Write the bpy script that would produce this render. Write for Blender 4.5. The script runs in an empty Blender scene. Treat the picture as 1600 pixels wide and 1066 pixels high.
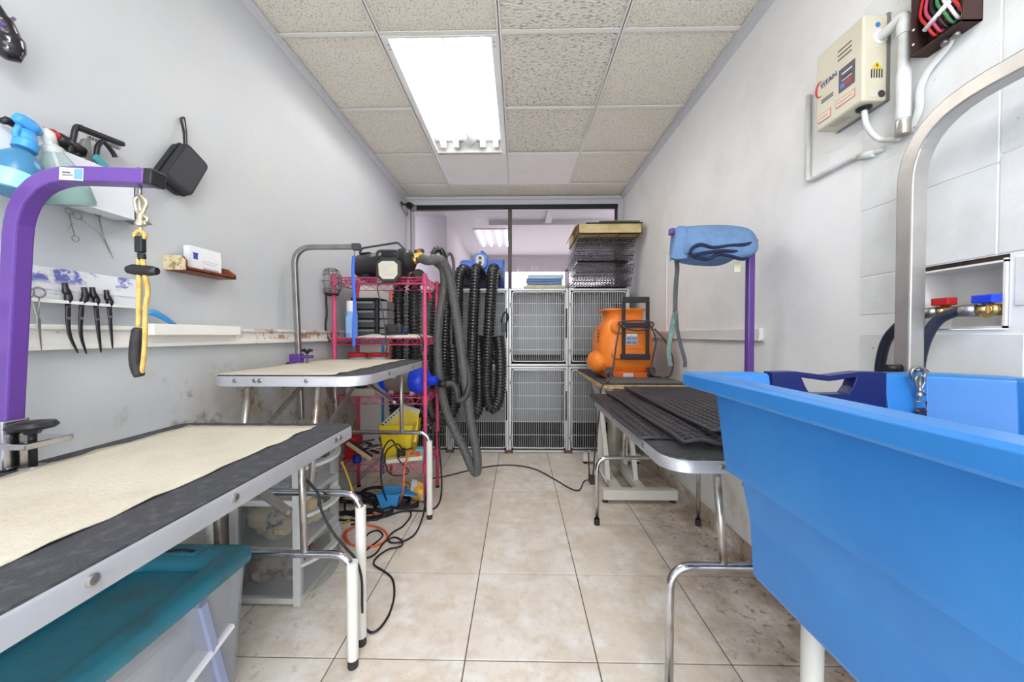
import bpy, bmesh, math, random
from mathutils import Vector, Matrix
random.seed(7)
S = bpy.context.scene
COL = S.collection
PI = math.pi

# ------------------------------------------------------------------ camera, world, light, exposure
F_PX, YAW, PITCH, EYE = 568.06, 0.0186, -0.0164, 1.1254
cam_d = bpy.data.cameras.new('camera'); cam_d.sensor_width = 36.0
cam_d.lens = F_PX / 1600 * 36.0
cam_d.clip_start = 0.02
cam = bpy.data.objects.new('camera', cam_d); COL.objects.link(cam)
RM = Matrix.Rotation(YAW, 3, 'Z') @ Matrix.Rotation(PITCH, 3, 'X')
cam.location = (0, 0, EYE)
cam.rotation_euler = (Matrix.Rotation(YAW, 4, 'Z') @ Matrix.Rotation(PI / 2 + PITCH, 4, 'X')).to_euler()
S.camera = cam
S.view_settings.view_transform = 'Standard'
S.view_settings.look = 'None'
S.view_settings.gamma = 1.0
S.view_settings.use_curve_mapping = False
S.view_settings.exposure = 0.46
W = bpy.data.worlds.new('World'); S.world = W; W.use_nodes = True
W.node_tree.nodes['Background'].inputs[0].default_value = (0.93, 0.96, 1.0, 1)
W.node_tree.nodes['Background'].inputs[1].default_value = 4.0
TUBE_GLOW = 17.0           # the tubes in view
TUBE_GLOW_FILL = 44.0         # fill tubes of the added, unseen troffer behind the viewer
SHOP_GLOW = 5.0


def at(u, v, x=None, y=None, z=None):
    """measured point of the photograph -> place in the room on a known plane"""
    d = RM @ Vector(((u - 800) / F_PX, 1, (533 - v) / F_PX))
    t = x / d.x if x is not None else (y / d.y if y is not None else (z - EYE) / d.z)
    return Vector((0, 0, EYE)) + d * t


# ------------------------------------------------------------------ materials
def lin(c):
    def f(v):
        v /= 255.0
        return v / 12.92 if v <= 0.04045 else ((v + 0.055) / 1.055) ** 2.4
    return tuple(f(v) for v in c)


MATS = {}


def mat(name, rgb, rough=0.5, metal=0.0, var=0.0, vscale=8.0, bump=0.0, bscale=60.0, rgb2=None, lo=0.45, hi=0.65,
        emit=0.0, trans=0.0, alpha=1.0, detail=4.0, coat=0.0, ior=1.45, spec=0.5, stretch=None):
    if name in MATS:
        return MATS[name]
    m = bpy.data.materials.new(name); m.use_nodes = True
    nt = m.node_tree; N = nt.nodes; L = nt.links
    b = N['Principled BSDF']
    c = lin(rgb)
    b.inputs['Base Color'].default_value = (*c, 1)
    b.inputs['Roughness'].default_value = rough
    b.inputs['Metallic'].default_value = metal
    b.inputs['IOR'].default_value = ior
    b.inputs['Specular IOR Level'].default_value = spec
    b.inputs['Coat Weight'].default_value = coat
    if trans:
        b.inputs['Transmission Weight'].default_value = trans
    if alpha < 1:
        b.inputs['Alpha'].default_value = alpha
    if emit:
        b.inputs['Emission Color'].default_value = (*c, 1)
        b.inputs['Emission Strength'].default_value = emit
    tc = N.new('ShaderNodeTexCoord'); co = tc.outputs['Object']
    if stretch:
        mp = N.new('ShaderNodeMapping'); mp.inputs['Scale'].default_value = stretch; L.new(co, mp.inputs['Vector']); co = mp.outputs[0]
    if var or rgb2:
        n = N.new('ShaderNodeTexNoise'); n.inputs['Scale'].default_value = vscale
        n.inputs['Detail'].default_value = detail; n.inputs['Roughness'].default_value = 0.6
        L.new(co, n.inputs['Vector'])
        mx = N.new('ShaderNodeMix'); mx.data_type = 'RGBA'
        c2 = lin(rgb2) if rgb2 else tuple(v * (1 - var) for v in c)
        mx.inputs['A'].default_value = (*c, 1); mx.inputs['B'].default_value = (*c2, 1)
        r = N.new('ShaderNodeMapRange'); r.inputs['From Min'].default_value = lo; r.inputs['From Max'].default_value = hi
        L.new(n.outputs['Fac'], r.inputs['Value']); L.new(r.outputs['Result'], mx.inputs['Factor'])
        L.new(mx.outputs['Result'], b.inputs['Base Color'])
    if bump:
        n2 = N.new('ShaderNodeTexNoise'); n2.inputs['Scale'].default_value = bscale; n2.inputs['Detail'].default_value = 3
        L.new(co, n2.inputs['Vector'])
        bp = N.new('ShaderNodeBump'); bp.inputs['Strength'].default_value = bump; bp.inputs['Distance'].default_value = 0.01
        L.new(n2.outputs['Fac'], bp.inputs['Height']); L.new(bp.outputs['Normal'], b.inputs['Normal'])
    MATS[name] = m
    return m


def layers(name, base, rough, stains, bump=0.0, bscale=60.0, world=False):
    """base colour plus irregular stains: (rgb, scale, lo, hi, strength, (axis, from, to) or None)"""
    m = bpy.data.materials.new(name); m.use_nodes = True
    nt = m.node_tree; N = nt.nodes; L = nt.links; b = N['Principled BSDF']
    b.inputs['Roughness'].default_value = rough
    tc = N.new('ShaderNodeNewGeometry' if world else 'ShaderNodeTexCoord'); co = tc.outputs['Position' if world else 'Object']
    sp = N.new('ShaderNodeSeparateXYZ'); L.new(co, sp.inputs[0])
    rgb = N.new('ShaderNodeRGB'); rgb.outputs[0].default_value = (*lin(base), 1); cur = rgb.outputs[0]
    for k, (c, sc, lo, hi, st, lim) in enumerate(stains):
        n = N.new('ShaderNodeTexNoise'); n.inputs['Scale'].default_value = sc; n.inputs['Detail'].default_value = 6
        n.inputs['Roughness'].default_value = 0.65
        mp = N.new('ShaderNodeMapping'); mp.inputs['Location'].default_value = (k * 3.1, k * 1.7, k * 2.3)
        L.new(co, mp.inputs['Vector']); L.new(mp.outputs[0], n.inputs['Vector'])
        r = N.new('ShaderNodeMapRange'); r.inputs['From Min'].default_value = lo; r.inputs['From Max'].default_value = hi
        r.inputs['To Max'].default_value = st
        L.new(n.outputs['Fac'], r.inputs['Value']); f = r.outputs['Result']
        for (ax, a0, a1) in (lim or []):
            q = N.new('ShaderNodeMapRange'); q.inputs['From Min'].default_value = a0; q.inputs['From Max'].default_value = a1
            L.new(sp.outputs[ax], q.inputs['Value'])
            mu = N.new('ShaderNodeMath'); mu.operation = 'MULTIPLY'
            L.new(f, mu.inputs[0]); L.new(q.outputs['Result'], mu.inputs[1]); f = mu.outputs[0]
        mx = N.new('ShaderNodeMix'); mx.data_type = 'RGBA'; mx.inputs['B'].default_value = (*lin(c), 1)
        L.new(cur, mx.inputs['A']); L.new(f, mx.inputs['Factor']); cur = mx.outputs['Result']
    L.new(cur, b.inputs['Base Color'])
    if bump:
        n2 = N.new('ShaderNodeTexNoise'); n2.inputs['Scale'].default_value = bscale; n2.inputs['Detail'].default_value = 3
        L.new(co, n2.inputs['Vector'])
        bp = N.new('ShaderNodeBump'); bp.inputs['Strength'].default_value = bump; bp.inputs['Distance'].default_value = 0.01
        L.new(n2.outputs['Fac'], bp.inputs['Height']); L.new(bp.outputs['Normal'], b.inputs['Normal'])
    MATS[name] = m
    return m


def thin_clear(name, rgb, amount, rough=0.05):
    """thin clear sheet: a tinted see-through film with surface reflections"""
    m = bpy.data.materials.new(name); m.use_nodes = True
    nt = m.node_tree; N = nt.nodes; L = nt.links; N.remove(N['Principled BSDF'])
    t = N.new('ShaderNodeBsdfTransparent'); t.inputs[0].default_value = (*lin(rgb), 1)
    d = N.new('ShaderNodeBsdfPrincipled'); d.inputs['Base Color'].default_value = (*lin(rgb), 1); d.inputs['Roughness'].default_value = rough
    mx = N.new('ShaderNodeMixShader'); mx.inputs[0].default_value = amount
    L.new(t.outputs[0], mx.inputs[1]); L.new(d.outputs[0], mx.inputs[2])
    L.new(mx.outputs[0], N['Material Output'].inputs[0])
    MATS[name] = m
    return m


# ------------------------------------------------------------------ mesh builder
class MB:
    def __init__(s):
        s.v = []; s.f = []; s.sm = []

    def add(s, vs, fs, smooth=False):
        o = len(s.v); s.v += [Vector(p) for p in vs]
        for f in fs:
            s.f.append([o + i for i in f]); s.sm.append(smooth)
        return s

    def box(s, a, b):
        (x0, y0, z0), (x1, y1, z1) = a, b
        x0, x1 = min(x0, x1), max(x0, x1); y0, y1 = min(y0, y1), max(y0, y1); z0, z1 = min(z0, z1), max(z0, z1)
        return s.add([(x0, y0, z0), (x1, y0, z0), (x1, y1, z0), (x0, y1, z0), (x0, y0, z1), (x1, y0, z1), (x1, y1, z1), (x0, y1, z1)],
                     [(0, 3, 2, 1), (4, 5, 6, 7), (0, 1, 5, 4), (1, 2, 6, 5), (2, 3, 7, 6), (3, 0, 4, 7)])

    def beam(s, p, q, w, h, up=(0, 0, 1)):
        p, q = Vector(p), Vector(q); d = (q - p).normalized(); u = Vector(up)
        if abs(d.dot(u)) > 0.98: u = Vector((1, 0, 0))
        a = d.cross(u).normalized() * w / 2; b = a.cross(d).normalized() * h / 2
        vs = [p - a - b, p + a - b, p + a + b, p - a + b, q - a - b, q + a - b, q + a + b, q - a + b]
        return s.add(vs, [(0, 3, 2, 1), (4, 5, 6, 7), (0, 1, 5, 4), (1, 2, 6, 5), (2, 3, 7, 6), (3, 0, 4, 7)])

    def tube(s, pts, r, n=10, closed=False, cap=True, flat=None, up=None, smooth=True, phase=0.0):
        pts = [Vector(p) for p in pts]; N = len(pts)
        rs = r if isinstance(r, (list, tuple)) else [r] * N
        fr = None; vs = []
        for i, p in enumerate(pts):
            if closed: d = pts[(i + 1) % N] - pts[i - 1]
            else: d = pts[min(i + 1, N - 1)] - pts[max(i - 1, 0)]
            if d.length < 1e-9: d = Vector((0, 0, 1))
            d.normalize()
            if fr is None:
                u = Vector(up) if up else (Vector((0, 0, 1)) if abs(d.z) < 0.9 else Vector((0, 1, 0)))
            else: u = fr
            a = (u - d * u.dot(d))
            if a.length < 1e-6: a = d.orthogonal()
            a.normalize(); b = d.cross(a); fr = a
            for k in range(n):
                t = 2 * PI * k / n + phase
                ca, sb = math.cos(t) * rs[i], math.sin(t) * rs[i]
                if flat: ca *= flat[0]; sb *= flat[1]
                vs.append(p + a * ca + b * sb)
        fs = []
        M = N if closed else N - 1
        for i in range(M):
            j = (i + 1) % N
            for k in range(n):
                k2 = (k + 1) % n
                fs.append((i * n + k, i * n + k2, j * n + k2, j * n + k))
        s.add(vs, fs, smooth)
        if cap and not closed:
            o = len(s.v) - len(vs)
            s.f.append([o + k for k in range(n)][::-1]); s.sm.append(False)
            s.f.append([o + (N - 1) * n + k for k in range(n)]); s.sm.append(False)
        return s

    def cyl(s, p, q, r0, r1=None, n=14):
        return s.tube([p, q], [r0, r0 if r1 is None else r1], n)

    def lathe(s, prof, c=(0, 0, 0), ax=(0, 0, 1), n=20, cap=True):
        """prof: list of (radius, height along ax)"""
        ax = Vector(ax).normalized(); a = ax.orthogonal().normalized(); b = ax.cross(a); c = Vector(c)

        def ring(r, h):
            return [c + ax * h + (a * math.cos(2 * PI * k / n) + b * math.sin(2 * PI * k / n)) * r for k in range(n)]
        i = 0
        while i < len(prof) - 1:                       # split at hard corners so that shading stays crisp
            j = i + 1
            while j < len(prof) - 1:
                d0 = Vector(prof[j]) - Vector(prof[j - 1]); d1 = Vector(prof[j + 1]) - Vector(prof[j])
                if d0.length > 1e-9 and d1.length > 1e-9 and d0.angle(d1) > 0.6: break
                j += 1
            seg = prof[i:j + 1]; vs = []; fs = []
            for (r, h) in seg: vs += ring(max(r, 1e-5), h)
            for m in range(len(seg) - 1):
                for k in range(n):
                    k2 = (k + 1) % n
                    fs.append((m * n + k, m * n + k2, (m + 1) * n + k2, (m + 1) * n + k))
            s.add(vs, fs, True); i = j
        if cap:
            for (r, h), rev in ((prof[0], True), (prof[-1], False)):
                if r > 1e-4: s.add(ring(r, h), [list(range(n))[::-1] if rev else list(range(n))])
        return s

    def prism(s, poly, vec, smooth=False):
        n = len(poly); vec = Vector(vec); vs = [Vector(p) for p in poly]; vs += [p + vec for p in vs]
        s.add(vs, [list(range(n))[::-1], list(range(n, 2 * n))])
        o = len(s.v) - 2 * n
        for k in range(n):
            s.f.append([o + k, o + (k + 1) % n, o + n + (k + 1) % n, o + n + k]); s.sm.append(smooth)
        return s

    def loft(s, rings, cap=True, smooth=True):
        n = len(rings[0]); vs = [p for r in rings for p in r]; fs = []
        for i in range(len(rings) - 1):
            for k in range(n):
                k2 = (k + 1) % n
                fs.append((i * n + k, i * n + k2, (i + 1) * n + k2, (i + 1) * n + k))
        s.add(vs, fs, smooth)
        if cap:
            s.add(rings[0], [list(range(n))[::-1]]); s.add(rings[-1], [list(range(n))])
        return s

    def ball(s, c, r, n=14):
        c = Vector(c); r = Vector(r) if not isinstance(r, (int, float)) else Vector((r, r, r))
        rings = []
        for i in range(n // 2 + 1):
            t = PI * i / (n // 2)
            rings.append([c + Vector((r.x * math.sin(t) * math.cos(2 * PI * k / n), r.y * math.sin(t) * math.sin(2 * PI * k / n), -r.z * math.cos(t))) for k in range(n)])
        return s.loft(rings, cap=False)


def rrect(x0, x1, y0, y1, z, r, n=5):
    pts = []
    for cx, cy, a0 in ((x1 - r, y1 - r, 0), (x0 + r, y1 - r, 90), (x0 + r, y0 + r, 180), (x1 - r, y0 + r, 270)):
        for i in range(n + 1):
            a = math.radians(a0 + 90 * i / n); pts.append(Vector((cx + r * math.cos(a), cy + r * math.sin(a), z)))
    return pts


def sm(pts, k=6, closed=False):
    """smooth path through points"""
    P = [Vector(p) for p in pts]; n = len(P); out = []
    for i in range(n if closed else n - 1):
        p1, p2 = P[i], P[(i + 1) % n]
        p0 = P[i - 1] if (closed or i > 0) else p1 * 2 - p2
        p3 = P[(i + 2) % n] if (closed or i + 2 < n) else p2 * 2 - p1
        for j in range(k):
            t = j / k
            out.append(0.5 * ((2 * p1) + (p2 - p0) * t + (2 * p0 - 5 * p1 + 4 * p2 - p3) * t * t + (3 * p1 - p0 - 3 * p2 + p3) * t ** 3))
    if not closed: out.append(P[-1])
    return out


def fillet(pts, r, k=7):
    P = [Vector(p) for p in pts]; out = [P[0]]
    for i in range(1, len(P) - 1):
        a = P[i] + (P[i - 1] - P[i]).normalized() * r; b = P[i] + (P[i + 1] - P[i]).normalized() * r
        for j in range(k + 1):
            t = j / k; out.append(a * (1 - t) ** 2 + P[i] * 2 * t * (1 - t) + b * t * t)
    out.append(P[-1])
    return out


def resample(pts, step):
    P = [Vector(p) for p in pts]; out = [P[0]]; acc = 0.0
    for a, b in zip(P, P[1:]):
        d = (b - a).length; t = step - acc
        while t <= d:
            out.append(a.lerp(b, t / d)); t += step
        acc = d - (t - step)
    return out


# ------------------------------------------------------------------ objects
WL = {}


def link(name, me, m, parent, loc):
    o = bpy.data.objects.new(name, me); COL.objects.link(o)
    if m is not None: me.materials.append(m)
    WL[o.name] = Vector(loc)
    if parent is not None:
        o.parent = parent; o.location = Vector(loc) - WL[parent.name]
    else: o.location = loc
    return o


def build(mb, name, m, parent=None, loc=None, bevel=0.0, seg=2, label=None, kind=None, sub=0):
    if loc is None:
        if parent is not None: loc = WL[parent.name]
        else:
            xs = [v.x for v in mb.v]; ys = [v.y for v in mb.v]; zs = [v.z for v in mb.v]
            loc = Vector(((min(xs) + max(xs)) / 2, (min(ys) + max(ys)) / 2, min(zs)))
    me = bpy.data.meshes.new(name)
    me.from_pydata([v - loc for v in mb.v], [], mb.f); me.polygons.foreach_set('use_smooth', mb.sm); me.update()
    bm = bmesh.new(); bm.from_mesh(me); bmesh.ops.recalc_face_normals(bm, faces=bm.faces); bm.to_mesh(me); bm.free()
    o = link(name, me, m, parent, loc)
    if bevel:
        b = o.modifiers.new('bevel', 'BEVEL'); b.width = bevel; b.segments = seg; b.limit_method = 'ANGLE'; b.angle_limit = 0.7
    if sub:
        b = o.modifiers.new('sub', 'SUBSURF'); b.levels = sub; b.render_levels = sub
    if label: o['label'] = label
    if kind: o['kind'] = kind
    return o


def thing(name, label, cat, loc, group=None):
    o = link(name, None, None, None, Vector(loc)); o.empty_display_size = 0.05
    o['label'] = label; o['category'] = cat
    if group: o['group'] = group
    return o


def tag(o, label, cat, group=None):
    o['label'] = label; o['category'] = cat
    if group: o['group'] = group
    return o


def struct(o):
    o['kind'] = 'structure'; return o


def text(name, body, size, loc, xdir, ydir, m, parent, extr=0.0006):
    cu = bpy.data.curves.new(name, 'FONT'); cu.body = body; cu.size = size; cu.extrude = extr
    cu.align_x = 'CENTER'; cu.align_y = 'CENTER'
    x = Vector(xdir).normalized(); y = Vector(ydir).normalized(); z = x.cross(y)
    tmp = bpy.data.objects.new(name, cu); me = bpy.data.meshes.new_from_object(tmp); bpy.data.objects.remove(tmp); me.materials.clear(); me.materials.append(m)
    o = bpy.data.objects.new(name, me); COL.objects.link(o)
    M = Matrix((x, y, z)).transposed()
    o.rotation_euler = M.to_euler()
    WL[o.name] = Vector(loc)
    o.parent = parent; o.location = Vector(loc) - WL[parent.name]
    return o


def B(a, b): return MB().box(a, b)


def flex_hose(path, r, pitch, n=12, depth=0.84):
    p = resample(path, pitch / 4); rr = [r, r * 0.98, r * depth, r * depth]
    return MB().tube(p, [rr[i % 4] for i in range(len(p))], n)


# ---- palette
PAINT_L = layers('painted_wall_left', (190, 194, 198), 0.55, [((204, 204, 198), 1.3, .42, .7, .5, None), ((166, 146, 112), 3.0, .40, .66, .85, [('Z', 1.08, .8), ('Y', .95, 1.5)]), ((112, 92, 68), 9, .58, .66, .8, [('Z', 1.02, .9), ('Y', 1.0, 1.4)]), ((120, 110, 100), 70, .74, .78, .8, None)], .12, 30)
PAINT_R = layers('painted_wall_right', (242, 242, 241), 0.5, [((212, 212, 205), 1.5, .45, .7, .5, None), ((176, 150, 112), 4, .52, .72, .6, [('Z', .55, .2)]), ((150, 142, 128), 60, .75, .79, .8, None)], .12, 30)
PAINT_B = mat('painted_wall', (224, 222, 222), .6, var=.06, vscale=2, bump=.05, bscale=40)
BLOCKP = layers('painted_block', (232, 234, 234), .5, [((206, 204, 194), 3, .45, .7, .6, None), ((140, 120, 90), 30, .68, .74, .7, None)], .25, 18)
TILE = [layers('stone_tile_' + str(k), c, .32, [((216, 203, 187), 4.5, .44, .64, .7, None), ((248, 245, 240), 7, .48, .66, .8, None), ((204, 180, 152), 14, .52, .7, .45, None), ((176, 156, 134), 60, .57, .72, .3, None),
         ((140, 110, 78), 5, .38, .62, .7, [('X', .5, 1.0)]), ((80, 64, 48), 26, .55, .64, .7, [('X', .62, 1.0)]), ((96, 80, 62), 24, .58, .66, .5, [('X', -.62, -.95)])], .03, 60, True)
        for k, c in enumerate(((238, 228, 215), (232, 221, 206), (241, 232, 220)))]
GROUT = mat('grey_grout', (118, 112, 106), .85, var=.2, vscale=12)
CEIL_F = mat('fine_fissured_tile', (232, 226, 213), .9, rgb2=(178, 172, 158), vscale=130, lo=.52, hi=.66, bump=.5, bscale=170)
CEIL_C = mat('coarse_fissured_tile', (226, 221, 210), .9, rgb2=(158, 152, 142), vscale=46, lo=.53, hi=.66, bump=1.0, bscale=46, detail=3, stretch=(1, 2.1, 1))
CEIL_S = mat('smooth_tile', (234, 229, 223), .8, var=.04, vscale=6)
TEE = mat('grid_white', (224, 222, 216), .5)
ANGLE = mat('grid_angle', (204, 205, 208), .45)
WHITE = mat('white_plastic', (232, 232, 230), .4)
WHITEP = mat('white_pipe_paint', (222, 224, 222), .45, rgb2=(200, 200, 194), vscale=9, bump=.2, bscale=40)
ALU = mat('aluminium', (204, 206, 211), .42, metal=.6, var=.06, vscale=10)
CHROME = mat('chrome', (205, 205, 210), .14, metal=1.0, rgb2=(150, 140, 130), vscale=14, lo=.5, hi=.8)
RUST = mat('rusty_chrome', (186, 182, 178), .3, metal=.85, rgb2=(146, 116, 94), vscale=14, lo=.5, hi=.7)
STEEL = mat('dull_steel', (160, 158, 156), .38, metal=.9, var=.25, vscale=9)
CAGE = mat('cage_steel', (196, 198, 198), .4, metal=.4, var=.08, vscale=5)
WIRE = mat('cage_wire', (214, 216, 218), .35, metal=.4)
BLACKT = mat('black_ribbed_rubber', (62, 63, 68), .75, rgb2=(88, 88, 92), vscale=40, lo=.5, hi=.7, bump=.3, bscale=220)
BLACK = mat('black_plastic', (30, 30, 33), .38, var=.2, vscale=12)
BLACKM = mat('black_rubber', (36, 36, 39), .65, rgb2=(60, 58, 58), vscale=10)
HOSEB = mat('black_hose_plastic', (40, 41, 44), .22, spec=.8)
HOSEG = mat('grey_hose_plastic', (88, 89, 88), .45)
CREAM = mat('cream_liner', (206, 199, 182), .85, rgb2=(196, 188, 169), vscale=5, bump=.35, bscale=120)
PURPLE = mat('purple_paint', (96, 60, 144), .35, var=.12, vscale=6, coat=.3)
PINK = mat('pink_paint', (206, 74, 116), .45, var=.2, vscale=9)
TEAL = layers('teal_plastic', (40, 122, 142), .42, [((66, 86, 84), 7, .48, .68, .6, None), ((84, 70, 56), 26, .62, .7, .55, None)], .05, 40)
CLEARP = mat('frosted_plastic', (216, 220, 222), .38, trans=.45, var=.04, vscale=4)
FROST = thin_clear('smoky_clear_plastic', (232, 234, 234), .11, .2)
TOTE = thin_clear('tote_clear_plastic', (234, 236, 240), .24, .3)
BINW = mat('bin_white', (206, 208, 206), .45, var=.12, vscale=6)
TUB = mat('blue_tub_plastic', (48, 122, 194), .30, rgb2=(56, 132, 203), vscale=2.5, bump=.04, bscale=8)
NAVY = mat('navy_plastic', (24, 32, 88), .35)
ORANGE = mat('orange_plastic', (236, 132, 44), .4, rgb2=(228, 122, 38), vscale=4, bump=.05, bscale=30)
BLUEF = mat('blue_fan_plastic', (92, 128, 216), .35)
BLUEV = mat('vivid_blue_plastic', (28, 64, 206), .35)
PLY = mat('plywood_edge', (206, 180, 132), .7, rgb2=(170, 138, 92), vscale=20)
OFFW = mat('cream_enamel', (222, 220, 212), .4, var=.08, vscale=5)
BEIGE = mat('beige_metal', (214, 208, 186), .4, var=.05, vscale=5)
BRASS = mat('brass', (196, 168, 112), .3, metal=.9)
TOWEL = mat('blue_towel', (112, 146, 188), .95, var=.15, vscale=30, bump=.6, bscale=220)
TOWELB = mat('pale_blue_towel', (160, 190, 214), .95, var=.12, vscale=30, bump=.6, bscale=220)
TOWELN = mat('navy_towel_edge', (34, 42, 74), .95, bump=.4, bscale=200)
TOWELC = mat('beige_towel', (214, 198, 170), .95, var=.15, vscale=30, bump=.6, bscale=200)
TOWELW = mat('cream_towel', (226, 218, 206), .95, rgb2=(200, 188, 172), vscale=14, bump=.6, bscale=160)
RED = mat('red_plastic', (190, 40, 44), .4)
YEL = mat('yellow_plastic', (226, 200, 44), .4, var=.06, vscale=6)
SKY = mat('sky_blue_plastic', (66, 150, 212), .4)
BOTB = mat('blue_translucent', (86, 160, 206), .25, trans=.45)
BOTG = thin_clear('clear_bottle', (218, 232, 230), .3, .1)
BOTA = thin_clear('aqua_liquid', (160, 214, 204), .55, .15)
WOOD = mat('brown_wood', (128, 66, 40), .5, rgb2=(100, 48, 28), vscale=18)
CRACK = mat('crackled_cream', (214, 198, 160), .5, rgb2=(150, 126, 90), vscale=55, lo=.5, hi=.6)
PAPER = mat('white_paper', (236, 236, 238), .7)
GREYP = mat('grey_plastic', (128, 128, 128), .5)
DGREY = mat('dark_grey_plastic', (66, 66, 70), .5)
CARD = mat('cardboard', (208, 190, 142), .8, rgb2=(190, 170, 122), vscale=10)
GLOW = mat('lamp_tube_glow', (255, 250, 244), .5, emit=TUBE_GLOW)
GLOW_FILL = mat('lamp_tube_glow_fill', (250, 252, 255), .5, emit=TUBE_GLOW_FILL)
GLOW3 = mat('shop_tube_glow', (255, 250, 250), .5, emit=SHOP_GLOW)
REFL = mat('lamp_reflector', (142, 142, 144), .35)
ROPE = mat('yellow_rope', (206, 172, 98), .7, rgb2=(182, 146, 76), vscale=60)
BAMBOO = mat('clay_brown', (150, 104, 70), .6)

# ================================================================== THE ROOM
XL, XR, YB, YF, ZC = -1.235, 1.14, 4.03, -1.2066, 2.6386
# floor: screed with every tile laid on it
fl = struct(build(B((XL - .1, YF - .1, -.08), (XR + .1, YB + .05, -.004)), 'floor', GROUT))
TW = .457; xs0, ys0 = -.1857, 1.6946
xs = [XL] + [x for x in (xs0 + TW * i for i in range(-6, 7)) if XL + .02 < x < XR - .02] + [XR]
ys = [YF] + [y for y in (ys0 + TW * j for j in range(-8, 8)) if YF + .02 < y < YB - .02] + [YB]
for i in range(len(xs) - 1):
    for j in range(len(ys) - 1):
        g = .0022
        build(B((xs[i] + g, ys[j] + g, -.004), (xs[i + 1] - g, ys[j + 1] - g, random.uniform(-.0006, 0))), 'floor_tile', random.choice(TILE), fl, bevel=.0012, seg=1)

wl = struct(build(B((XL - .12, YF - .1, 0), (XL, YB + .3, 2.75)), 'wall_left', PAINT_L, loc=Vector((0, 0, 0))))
build(B((XL - .001, 2.74, .05), (XL + .006, 3.42, 1.52)), 'wall_panel', WHITE, wl, bevel=.002)
# right wall with a hole for the recessed valve box
mb = MB(); hy0, hy1, hz0, hz1 = .868, 1.068, 1.14, 1.315
mb.box((XR, YF - .1, 0), (XR + .12, hy0, 2.75)); mb.box((XR, hy1, 0), (XR + .12, YB + .3, 2.75))
mb.box((XR, hy0, 0), (XR + .12, hy1, hz0)); mb.box((XR, hy0, hz1), (XR + .12, hy1, 2.75))
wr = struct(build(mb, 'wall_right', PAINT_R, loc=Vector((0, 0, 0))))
# painted blocks left bare on the wall over the tub
bl = [(.8905, 1.236, 1.535, 2.2), (-.3, .8875, 1.553, 1.922), (-.3, .8875, 1.925, 2.62), (.8905, 1.236, 1.3175, 1.532), (-.3, .8875, 1.3175, 1.55),
      (1.075, 1.236, 1.192, 1.312), (.62, .858, 1.192, 1.305), (.4, .61, 1.192, 1.305), (.84, 1.236, .82, 1.128), (-.3, .83, .82, 1.17)]
for (y0, y1, z0, z1) in bl:
    build(B((XR - .0025, y0, z0), (XR + .01, y1, z1)), 'wall_block', BLOCKP, wr, bevel=.0015, seg=1)
build(B((XR - .0035, 1.74, .36), (XR + .01, 1.86, .40)), 'wall_patch', mat('rust_patch', (146, 92, 48), .8, var=.3, vscale=20), wr)
# unseen wall behind the viewer; its wide opening is added for fill daylight
struct(build(MB().box((XL - .1, YF - .12, 0), (-.95, YF, 2.75)).box((.95, YF - .12, 0), (XR + .1, YF, 2.75)).box((-.95, YF - .12, 2.2), (.95, YF, 2.75)), 'wall_front', PAINT_B, loc=Vector((0, 0, 0))))
# wall under and over the back window
mb = MB(); mb.box((XL, 4.02, 0), (XR, 4.12, 1.55)); mb.box((XL, 4.02, 2.58), (XR, 4.12, 2.75))
struct(build(mb, 'wall_back', PAINT_B, loc=Vector((0, 0, 0))))
# tiled baseboard on the right
bb = struct(build(B((XR - .004, .3, 0), (XR + .01, 3.44, .085)), 'baseboard_right', GROUT, loc=Vector((0, 0, 0))))
y = .3
while y < 3.4:
    build(B((XR - .013, y + .003, .001), (XR - .003, min(y + .327, 3.44), .09)), 'baseboard_tile', random.choice(TILE), bb, bevel=.002, seg=1); y += .33

# ceiling: slab, tee grid, every lay-in tile
ce = struct(build(B((XL - .1, YF - .1, 2.80), (XR + .1, YB + .3, 2.86)), 'ceiling', PAINT_B, loc=Vector((0, 0, 0))))
cx = [XL] + [-.7086, -.099, .5106] + [XR]
cy = [YF] + [-1.2066 + .6096 * k for k in range(1, 9)] + [YB]
FIX = {(1, 5), (1, 6), (2, 0), (2, 1)}
for i in range(4):
    for j in range(len(cy) - 1):
        if (i, j) in FIX: continue
        m = CEIL_F
        if (i == 2 and j in (5, 6)) or (i == 2 and j == 4): m = CEIL_C
        if i in (1, 2) and j == 7: m = CEIL_S
        lift = .004 if m is CEIL_S else .010
        build(B((cx[i] + .006, cy[j] + .006, ZC + lift), (cx[i + 1] - .006, cy[j + 1] - .006, ZC + lift + .016)), 'ceiling_tile', m, ce)
for x in cx[1:-1]:
    build(MB().box((x - .012, YF, ZC), (x + .012, YB, ZC + .004)).box((x - .002, YF, ZC), (x + .002, YB, ZC + .035)), 'grid_tee', TEE, ce)
for k, yv in enumerate(cy[1:-1]):
    for i in range(4):
        if (i, k + 1) in ((2, 1), (1, 6)): continue
        build(MB().box((cx[i] + .012, yv - .012, ZC + .0005), (cx[i + 1] - .012, yv + .012, ZC + .0045)).box((cx[i] + .012, yv - .002, ZC), (cx[i + 1] - .012, yv + .002, ZC + .03)), 'grid_tee', TEE, ce)
mb = MB().box((XL, YF, ZC - .002), (XL + .028, YB, ZC + .002)).box((XL, YF, ZC - .03), (XL + .006, YB, ZC))
struct(build(mb, 'trim_1', ANGLE, loc=Vector((0, 0, 0))))
mb = MB().box((XR - .05, YF, ZC - .002), (XR, YB, ZC + .002)).box((XR - .034, YF, ZC - .022), (XR, YB, ZC))
struct(build(mb, 'trim_2', ANGLE, loc=Vector((0, 0, 0))))
mb = MB().box((XL, 3.985, ZC - .03), (XR, 4.03, ZC + .002)).box((XL, 4.0, ZC - .085), (XR, 4.04, ZC - .03))
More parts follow.
